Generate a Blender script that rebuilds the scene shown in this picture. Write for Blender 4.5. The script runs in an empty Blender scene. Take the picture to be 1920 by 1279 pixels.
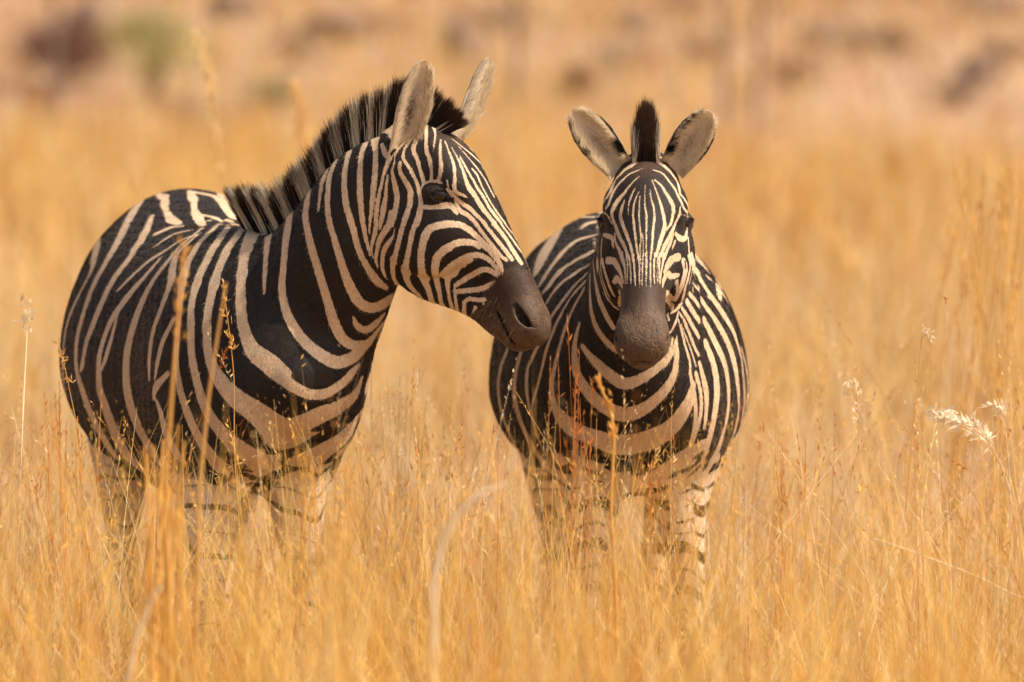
import bpy, bmesh, math
import numpy as np
from mathutils import Vector, Matrix
from mathutils.bvhtree import BVHTree
from mathutils.kdtree import KDTree

DRAFT = False                          # True builds the animals from coarser meshes
C = bpy.context.scene.collection
sc = bpy.context.scene
R = math.radians
rng = np.random.default_rng(7)

# ------------------------------------------------------------------ camera, light, exposure
CAM = np.array([0.0, -16.0, 2.0]); AIM = np.array([0.0, 0.0, 1.05])
LENS = 246.0
cd = bpy.data.cameras.new('camera'); cam = bpy.data.objects.new('camera', cd); C.objects.link(cam)
cam.location = CAM
cam.rotation_euler = (Vector(AIM - CAM)).to_track_quat('-Z', 'Y').to_euler()
cd.lens = LENS; cd.sensor_width = 36.0; cd.clip_start = 0.5; cd.clip_end = 2000
cd.dof.use_dof = True; cd.dof.focus_distance = 15.72; cd.dof.aperture_fstop = 2.9
sc.camera = cam
SUN_AZ, SUN_EL = R(106), R(52)           # azimuth measured from +Y (away from the camera) towards +X (right)
world = bpy.data.worlds.new("World"); sc.world = world; world.use_nodes = True
wn = world.node_tree.nodes; wl = world.node_tree.links
sky = wn.new('ShaderNodeTexSky'); sky.sky_type = 'NISHITA'; sky.sun_disc = False
sky.sun_elevation = SUN_EL; sky.sun_rotation = SUN_AZ; sky.dust_density = 5.0; sky.ozone_density = .6
bg = wn['Background']; wm = wn.new('ShaderNodeMix'); wm.data_type = 'RGBA'; wm.blend_type = 'MULTIPLY'; wm.inputs[0].default_value = 1; wm.inputs[7].default_value = (1.0, .93, .83, 1)   # dusty air
wl.new(sky.outputs[0], wm.inputs[6]); wl.new(wm.outputs[2], bg.inputs[0]); bg.inputs[1].default_value = 0.15
ld = bpy.data.lights.new('sun', 'SUN'); ld.energy = 4.2; ld.angle = R(0.5); ld.color = (1.0, 0.89, 0.72)
sun = bpy.data.objects.new('sun', ld); C.objects.link(sun)
sdir = Vector((math.sin(SUN_AZ)*math.cos(SUN_EL), math.cos(SUN_AZ)*math.cos(SUN_EL), math.sin(SUN_EL)))
sun.rotation_euler = sdir.to_track_quat('Z', 'Y').to_euler()
sc.view_settings.view_transform = 'Standard'; sc.view_settings.look = 'None'
sc.view_settings.exposure = 0.25; sc.view_settings.gamma = 1.0
sc.render.engine = 'CYCLES'
sc.cycles.max_bounces = 6; sc.cycles.diffuse_bounces = 3; sc.cycles.transmission_bounces = 4
sc.cycles.use_denoising = True

# ------------------------------------------------------------------ helpers
_f = (AIM - CAM) / np.linalg.norm(AIM - CAM); _r = np.array([1.0, 0, 0]); _u = np.cross(_r, _f)
PXM = 1920 * LENS / 36.0               # pixels of the 1920 photograph per unit of tangent
def ray(px, py):
    d = _f + _r * ((px - 960) / PXM) + _u * ((639.5 - py) / PXM)
    return d / np.linalg.norm(d)
def at(px, py, Y):
    """The point of the plane y = Y that is seen at a pixel of the photograph."""
    d = ray(px, py); return CAM + d * ((Y - CAM[1]) / d[1])
def nrm(v):
    v = np.asarray(v, float); return v / np.linalg.norm(v)

def tag(o, label=None, cat=None, group=None, kind=None):
    if label: o['label'] = label
    if cat: o['category'] = cat
    if group: o['group'] = group
    if kind: o['kind'] = kind
    return o
def mesh_np(name, verts, faces, mat=None, parent=None, smooth=True):
    """faces: array (n,4) or (n,3)"""
    me = bpy.data.meshes.new(name)
    verts = np.asarray(verts, np.float32); faces = np.asarray(faces, np.int32)
    k = faces.shape[1]
    me.vertices.add(len(verts)); me.vertices.foreach_set('co', verts.ravel())
    me.loops.add(faces.size); me.loops.foreach_set('vertex_index', faces.ravel())
    me.polygons.add(len(faces)); me.polygons.foreach_set('loop_start', np.arange(0, faces.size, k, dtype=np.int32))
    me.update(calc_edges=True)
    if smooth: me.shade_smooth()
    o = bpy.data.objects.new(name, me); C.objects.link(o)
    if mat: me.materials.append(mat)
    if parent: o.parent = parent
    return o
def attr(me, name, vals, kind='FLOAT'):
    a = me.attributes.new(name, kind, 'POINT')
    vals = np.asarray(vals, np.float32)
    a.data.foreach_set('value' if kind == 'FLOAT' else ('color' if kind == 'FLOAT_COLOR' else 'vector'), vals.ravel())

def catmull(P, n):
    """P: (k,d) control rows -> (m,d) smooth samples, n per span (chord-wise Catmull-Rom)."""
    P = np.asarray(P, float); out = []
    k = len(P)
    for i in range(k - 1):
        p0 = P[i-1] if i else 2*P[0] - P[1]; p1 = P[i]; p2 = P[i+1]
        p3 = P[i+2] if i + 2 < k else 2*P[-1] - P[-2]
        for t in np.linspace(0, 1, n, endpoint=False):
            out.append(0.5*((2*p1) + (-p0+p2)*t + (2*p0-5*p1+4*p2-p3)*t*t + (-p0+3*p1-3*p2+p3)*t**3))
    out.append(P[-1]); return np.array(out)

# ------------------------------------------------------------------ implicit surfaces
class Sweep:
    """A tube with an egg-shaped section: rows of (x,y,z, ux,uy,uz, lateral, top, bottom)."""
    def __init__(s, rows, n=5, end=None):
        A = catmull(rows, n)
        s.c = A[:, :3]; T = np.gradient(s.c, axis=0); T /= np.linalg.norm(T, axis=1)[:, None]
        U = A[:, 3:6] - (A[:, 3:6]*T).sum(1)[:, None]*T; U /= np.linalg.norm(U, axis=1)[:, None]
        s.T, s.U, s.L = T, U, np.cross(T, U)
        s.r = np.maximum(A[:, 6:9], .004)
        m = s.r.max()
        s.lo = s.c.min(0) - m; s.hi = s.c.max(0) + m
        s.end = end
    def coords(s, p):
        n = len(p); best = np.full(n, 1e9, np.float32); par = np.zeros(n, np.float32)
        for i in range(len(s.c)-1):
            a, b = s.c[i], s.c[i+1]; ab = b - a; L2 = ab @ ab
            t = np.clip(((p - a) @ ab) / L2, 0, 1)
            q = p - a - t[:, None]*ab
            d = (q*q).sum(1); k = d < best
            best[k] = d[k]; par[k] = i + t[k]
        i = np.minimum(par.astype(int), len(s.c)-2); f = (par - i)[:, None]
        g = lambda A: A[i]*(1-f) + A[i+1]*f
        return par, g(s.c), g(s.T), g(s.U), g(s.L), g(s.r)
    def __call__(s, p):
        par, c, T, U, L, r = s.coords(p)
        d = p - c
        u = (d*L).sum(1); v = (d*U).sum(1); w = (d*T).sum(1)
        rv = np.where(v > 0, r[:, 1], r[:, 2])
        rw = np.full(len(p), s.end) if s.end else np.minimum(r[:, 0], rv)
        mid = (par > 0) & (par < len(s.c)-1)                 # away from the two ends the section is flat
        k = np.sqrt((d*d).sum(1)/(u*u + v*v + 1e-12)); k = np.where(mid, k, 1)
        u = u*k; v = v*k; w = np.where(mid, 0, w)
        k0 = np.sqrt((u/r[:, 0])**2 + (v/rv)**2 + (w/rw)**2) + 1e-9
        k1 = np.sqrt((u/r[:, 0]**2)**2 + (v/rv**2)**2 + (w/rw**2)**2) + 1e-9
        return k0*(k0-1)/k1
class Ell:
    def __init__(s, c, r, axes=None):
        s.c = np.asarray(c, float); s.rr = np.asarray(r, float)
        s.M = np.eye(3) if axes is None else np.asarray(axes, float)   # rows are the axes
        m = max(r); s.lo = s.c - m; s.hi = s.c + m
    def __call__(s, p):
        q = (p - s.c) @ s.M.T
        k0 = np.sqrt(((q/s.rr)**2).sum(1)) + 1e-9; k1 = np.sqrt(((q/s.rr**2)**2).sum(1)) + 1e-9
        return k0*(k0-1)/k1

def field(prims, p):
    """prims: list of (shape, k, op) ; op 'u' smooth union, 's' smooth subtraction"""
    D = np.full(len(p), 0.5, p.dtype)
    for sh, k, op in prims:
        m = .06 + k*1.5
        sel = np.all((p > sh.lo - m) & (p < sh.hi + m), axis=1)
        if not sel.any(): continue
        d = sh(p[sel]); e = D[sel]
        if op == 'u':
            h = np.clip(.5 + .5*(e - d)/k, 0, 1); D[sel] = e*(1-h) + d*h - k*h*(1-h)
        else:
            h = np.clip(.5 - .5*(e + d)/k, 0, 1); D[sel] = e*(1-h) - d*h + k*h*(1-h)
    return D

def surface_nets(F, lo, h):
    nx, ny, nz = F.shape
    S = F < 0
    idx = -np.ones((nx-1, ny-1, nz-1), int)
    cnt = np.zeros(idx.shape, int)
    off = [(i, j, k) for i in (0, 1) for j in (0, 1) for k in (0, 1)]
    for i, j, k in off: cnt += S[i:nx-1+i, j:ny-1+j, k:nz-1+k]
    cells = np.argwhere((cnt > 0) & (cnt < 8))
    idx[tuple(cells.T)] = np.arange(len(cells))
    acc = np.zeros((len(cells), 3)); num = np.zeros(len(cells))
    c = cells
    val = {o: F[c[:, 0]+o[0], c[:, 1]+o[1], c[:, 2]+o[2]] for o in off}
    for a in off:
        for ax in range(3):
            if a[ax]: continue
            b = list(a); b[ax] = 1; b = tuple(b)
            va, vb = val[a], val[b]; k = (va < 0) != (vb < 0)
            t = np.where(k, va/np.where(va == vb, 1, va - vb), 0)
            for d in range(3): acc[k, d] += a[d] + (t[k] if d == ax else 0)
            num[k] += 1
    V = lo + (cells + acc/num[:, None])*h
    faces = []
    for ax in range(3):
        o1, o2 = [(1, 2), (2, 0), (0, 1)][ax]
        A = S; sl = [slice(1, -1)]*3; sl[ax] = slice(0, -1); sl2 = [slice(1, -1)]*3; sl2[ax] = slice(1, None)
        s0 = A[tuple(sl)]; s1 = A[tuple(sl2)]
        ed = np.argwhere(s0 != s1); fl = s0[tuple(ed.T)]
        e = ed.copy(); 
        for d in range(3):
            if d != ax: e[:, d] += 1
        def cell(d1, d2):
            q = e.copy(); q[:, o1] -= d1; q[:, o2] -= d2
            return idx[q[:, 0], q[:, 1], q[:, 2]]
        q = np.stack([cell(1, 1), cell(0, 1), cell(0, 0), cell(1, 0)], 1)
        q[~fl] = q[~fl][:, ::-1]
        faces.append(q)
    return V, np.concatenate(faces)

def subsurf(o, n=1):
    m = o.modifiers.new('s', 'SUBSURF'); m.levels = n; m.render_levels = n
    dg = bpy.context.evaluated_depsgraph_get(); dg.update()
    me = bpy.data.meshes.new_from_object(o.evaluated_get(dg)); o.modifiers.clear()
    old = o.data; o.data = me; bpy.data.meshes.remove(old)
def get_co(me):
    a = np.empty(len(me.vertices)*3, np.float32); me.vertices.foreach_get('co', a); return a.reshape(-1, 3).astype(float)
def project(o, prims, it=2):
    for _ in range(it):
        p = get_co(o.data); nm = np.empty(len(p)*3, np.float32); o.data.vertex_normals.foreach_get('vector', nm)
        d = field(prims, p); p -= np.clip(d, -.008, .008)[:, None]*nm.reshape(-1, 3)
        o.data.vertices.foreach_set('co', p.astype(np.float32).ravel()); o.data.update()

# ------------------------------------------------------------------ zebra
def head_prims(O, a, f, l):
    """Head in its own frame: a from poll to lips, f out of the forehead, l to the animal's left."""
    M = np.array([a, f, l])
    W = lambda A, F, Lt=0.0: O + a*(A if A < .25 else .25 + (A - .25)*.91) + f*F + l*Lt
    P = []
    up = [(-.01, -.085, .050, .045, .05), (.045, -.055, .072, .056, .07), (.10, -.045, .086, .066, .08), (.16, -.05, .080, .066, .08),
          (.24, -.055, .066, .062, .075), (.32, -.062, .058, .058, .06), (.40, -.070, .050, .056, .05), (.48, -.080, .053, .054, .045), (.53, -.088, .05, .042, .04)]
    P.append((Sweep([[*W(A, F), *f, w, t, b] for A, F, w, t, b in up], 4), .03, 'u'))
    lo = [(.08, -.165, .045, .06, .07), (.16, -.190, .060, .07, .105), (.24, -.180, .056, .07, .108), (.33, -.150, .042, .06, .085),
          (.41, -.135, .036, .05, .058), (.48, -.132, .038, .04, .040), (.52, -.128, .034, .03, .022)]
    P.append((Sweep([[*W(A, F), *f, w, t, b] for A, F, w, t, b in lo], 4), .03, 'u'))
    for s in (-1, 1):
        P.append((Ell(W(.195, -.150, s*.066), (.105, .098, .046), M), .03, 'u'))       # masseter
        P.append((Ell(W(.138, -.036, s*.071), (.046, .030, .025), M), .02, 'u'))      # brow
        ne = nrm(l*s*.84 + f*.40 + a*.30); x1 = nrm((a*.70+f*.71) - ne*((a*.70+f*.71)@ne)); eax = np.array([x1, np.cross(ne, x1), ne])
        P.append((Ell(W(.148, -.0755, s*.082), (.034, .0255, .0240), eax), .011, 'u'))     # lids
        P.append((Ell(W(.26, -.095, s*.047), (.080, .022, .016), M), .03, 'u'))       # facial crest
        P.append((Ell(W(.505, -.075, s*.034), (.040, .036, .027), M), .018, 'u'))     # nostril wing
    P.append((Ell(W(.525, -.088, 0), (.042, .048, .055), M), .02, 'u'))               # upper lip
    P.append((Ell(W(.512, -.127, 0), (.046, .028, .036), M), .014, 'u'))              # lower lip
    for s in (-1, 1):
        L0 = lambda A, F, Lt: O + a*A + f*F + l*(s*Lt)                                # comma-shaped nostril curling round to the front
        P.append((Sweep([[*L0(A, F, Lt), *l, w, w, w] for A, F, Lt, w in ((.446, -.068, .060, .005), (.463, -.070, .060, .009), (.480, -.071, .056, .0105), (.498, -.070, .050, .0095), (.510, -.066, .044, .005))], 4), .004, 's'))
        ne = nrm(l*s*.84 + f*.40 + a*.30); x1 = nrm((a*.70+f*.71) - ne*((a*.70+f*.71)@ne)); eax = np.array([x1, np.cross(ne, x1), ne])
        P.append((Ell(W(.148, -.0755, s*.082) + ne*.0235, (.0225, .0115, .0150), eax), .004, 's'))     # eye opening
        P.append((Ell(W(.505, -.124, s*.060), (.060, .0035, .042), np.array([nrm(a - f*.12), nrm(f + a*.12), l])), .006, 's'))  # mouth corner
    V0 = lambda A, F, Lt: O + a*A + f*F + l*Lt
    P.append((Sweep([[*V0(A, F, Lt), *f, w, w, w] for A, F, Lt, w in ((.500, -.133, -.043, .0035), (.530, -.120, -.034, .005), (.545, -.101, -.018, .006), (.549, -.095, 0, .006), (.545, -.101, .018, .006), (.530, -.120, .034, .005), (.500, -.133, .043, .0035))], 5), .004, 's'))
    return P

def leg_rows(g, X, l, front, dx=0):
    if front:
        R_ = [(.10, .12, .92, .07, .10), (.08, .120, .78, .082, .100), (.11, .108, .64, .060, .072), (.125, .13, .47, .038, .045), (.125, .13, .42, .038, .045),
              (.12, .13, .34, .026, .031), (.12, .13, .22, .024, .029), (.13, .13, .13, .031, .036), (.155, .13, .08, .027, .032), (.17, .13, .035, .042, .05), (.175, .13, .012, .045, .055)]
    else:
        R_ = [(-.80, .14, .95, .10, .16), (-.78, .155, .80, .09, .15), (-.88, .15, .64, .06, .085), (-.98, .14, .50, .036, .05), (-1.0, .135, .44, .034, .046),
              (-.98, .13, .34, .027, .033), (-.97, .13, .22, .025, .031), (-.96, .13, .13, .032, .037), (-.935, .13, .08, .028, .033), (-.92, .13, .035, .042, .05), (-.915, .13, .012, .045, .055)]
    rows = []
    for i, (x, ll, z, rl, rf) in enumerate(R_):
        k = max(0, .78 - z)/.78
        p, h, lat = g(x + dx*k, l*ll*(1 - .18*k))
        rows.append([p[0], p[1], z, *h, rl, rf, rf])
    return rows

class Zebra: pass

def make_zebra(name, wither, theta, torso, neck, headO, hth, hph, leg_dx, roll=0.0):
    """wither: (x,y); theta(X): heading in degrees, 0 faces the camera, positive turns to the picture's right."""
    Z = Zebra(); Z.name = name
    Xs = np.linspace(-1.4, .7, 211); path = np.zeros((211, 2)); i0 = np.argmin(abs(Xs))
    th = np.array([R(theta(x)) for x in Xs]); hd = np.stack([np.sin(th), -np.cos(th)], 1)
    step = Xs[1]-Xs[0]
    path[i0] = wither
    for i in range(i0+1, 211): path[i] = path[i-1] + hd[i-1]*step
    for i in range(i0-1, -1, -1): path[i] = path[i+1] - hd[i]*step
    def g(X, l=0.0):
        x = np.interp(X, Xs, path[:, 0]); y = np.interp(X, Xs, path[:, 1]); t = np.interp(X, Xs, th)
        return np.array([x + l*math.cos(t), y + l*math.sin(t)]), np.array([math.sin(t), -math.cos(t), 0.0]), np.array([math.cos(t), math.sin(t), 0.0])
    Z.g = g
    B = lambda X, l, z: np.array([*g(X, l)[0], z])
    prims = []
    rows = [[*B(X, 0, zc), 0, 0, 1, w, rt, rb] for X, zc, w, rt, rb in torso]
    Z.torso = Sweep(rows, 4, end=.07); prims.append((Z.torso, .05, 'u'))
    def E(X, l, z, r, k=.05):
        p, h, lat = g(X, l); prims.append((Ell([*p, z], r, np.array([h, lat, [0, 0, 1]])), k, 'u'))
    for s in (-1, 1):
        E(.10, s*.135, .94, (.15, .09, .20), .10)
        E(.27, s*.085, .90, (.11, .10, .14), .05)
        E(-.85, s*.12, 1.0, (.20, .12, .22), .10)
        for fr in (True, False):
            prims.append((Sweep(leg_rows(g, 0, s, fr, leg_dx[(0 if fr else 2) + (s > 0)]), 3), .05, 'u'))
    tail = [(-1.08, 1.20), (-1.13, 1.12), (-1.15, .95), (-1.14, .75)]
    prims.append((Sweep([[*B(X, 0, z), *g(X)[1], .03, .03, .03] for X, z in tail], 3), .03, 'u'))
    Z.neck = Sweep(neck(B, g), 5); prims.append((Z.neck, .07, 'u'))
    t_, p_ = R(hth), R(hph)
    h = np.array([math.sin(t_), -math.cos(t_), 0]); lat = np.array([math.cos(t_), math.sin(t_), 0]); zz = np.array([0, 0, 1.0])
    a = h*math.cos(p_) - zz*math.sin(p_); f = h*math.sin(p_) + zz*math.cos(p_)
    if roll:
        c_, s_ = math.cos(R(roll)), math.sin(R(roll)); f, lat = f*c_ + lat*s_, lat*c_ - f*s_
    Z.O, Z.a, Z.f, Z.l = np.array(headO), a, f, lat
    Z.headp = head_prims(Z.O, a, f, lat)
    prims += Z.headp

    Z.prims = prims
    lo = np.min([s[0].lo for s in prims], 0) - .05; hi = np.max([s[0].hi for s in prims], 0) + .05; lo[2] = -.04
    hs = .016
    n = np.ceil((hi - lo)/hs).astype(int) + 1
    gx = [lo[i] + np.arange(n[i])*hs for i in range(3)]
    G = np.stack(np.meshgrid(*gx, indexing='ij'), -1).reshape(-1, 3)
    F = field(prims, G).reshape(n)
    V, Q = surface_nets(F, lo, hs)
    o = mesh_np('coat', V, Q)
    project(o, prims, 1); subsurf(o); project(o, prims, 2)
    if not DRAFT: subsurf(o); project(o, prims, 1)
    # finer faces on the head
    if not DRAFT:
        p = get_co(o.data); q = p - Z.O
        ins = ((q@a) > .0) & ((q@a) < .62) & (abs(q@lat) < .16) & (abs(q@f) < .3) & (((q@a) > .1) | ((q@f) > -.2))
        bm = bmesh.new(); bm.from_mesh(o.data); bm.verts.ensure_lookup_table()
        ed = [e for e in bm.edges if ins[e.verts[0].index] and ins[e.verts[1].index]]
        bmesh.ops.subdivide_edges(bm, edges=ed, cuts=1, use_grid_fill=True)
        bm.to_mesh(o.data); bm.free(); o.data.shade_smooth(); project(o, prims, 2)
    o.data.shade_smooth()
    # keep only the main shell
    Z.body = o
    p = get_co(o.data)                                       # relax the trunk a little
    n = len(o.data.edges); e = np.empty(n*2, np.int32); o.data.edges.foreach_get('vertices', e); e = e.reshape(-1, 2)
    q = p - Z.O; keep = ((q@Z.a) > -.02) & (abs(q@Z.l) < .2) & ((q@Z.f) > -.33) & ((q@Z.f) < .2)
    deg = np.bincount(e.ravel(), minlength=len(p))[:, None]
    for _ in range(3 if DRAFT else 8):
        a_ = np.zeros_like(p); np.add.at(a_, e[:, 0], p[e[:, 1]]); np.add.at(a_, e[:, 1], p[e[:, 0]])
        p = np.where(keep[:, None], p, p*.5 + a_/np.maximum(deg, 1)*.5)
    o.data.vertices.foreach_set('co', p.astype(np.float32).ravel()); o.data.update()
    return Z

TORSO = [(.40, .95, .10, .10, .11), (.33, .97, .15, .17, .18), (.20, 1.0, .20, .26, .285), (.05, 1.0, .225, .30, .315), (-.12, .98, .265, .32, .29),
         (-.35, .95, .325, .355, .31), (-.60, .96, .335, .385, .30), (-.80, .98, .285, .385, .26), (-.95, 1.0, .235, .32, .25), (-1.06, 1.0, .17, .22, .2)]
def neck1(B, g):
    pts = [(at(520, 690, .12), (0, .2, 1), .18, .27, .20), (at(580, 590, .02), (-.3, .1, .9), .155, .205, .175),
           (at(640, 475, -.06), (-.55, .1, .85), .12, .150, .15), (at(700, 375, -.11), (-.6, .1, .8), .092, .125, .125),
           (at(765, 320, -.15), (-.35, .1, .9), .072, .10, .11)]
    return [[*p, *u, w, t, b] for p, u, w, t, b in pts]
z1 = make_zebra('zebra', (at(452, 420, .25)[0], .25), lambda X: 12 + 22*np.clip((X+.1)/.5, 0, 1), TORSO, neck1, at(828, 228, -.15), 72, 56, (0, .0, .1, 0))
def neck2(B, g):
    pts = [(at(1192, 760, .25), (0, .5, 1), .18, .25, .22), (at(1195, 640, .12), (0, .6, .8), .15, .2, .2),
           (at(1203, 500, .03), (0, .7, .7), .115, .16, .165), (at(1208, 410, -.0), (0, .7, .7), .09, .12, .13),
           (at(1212, 345, -.05), (0, .5, .9), .07, .08, .09)]
    return [[*p, *u, w, t, b] for p, u, w, t, b in pts]
TORSO2 = [(X, zc - .07*t, w*(1 - .075*t), rt - .055*np.clip(-X*2, 0, 1) + .07*t, rb - .07*t) for X, zc, w, rt, rb in TORSO for t in [float(np.interp(X, [-1.06, -.8, -.12, .1], [0, 1, 1, 0]))]]
z2 = make_zebra('zebra', (at(1188, 420, .40)[0], .40), lambda X: 3, TORSO2, neck2, at(1212, 285, -.1), -3, 46, (.05, 0, .1, 0))

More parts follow.
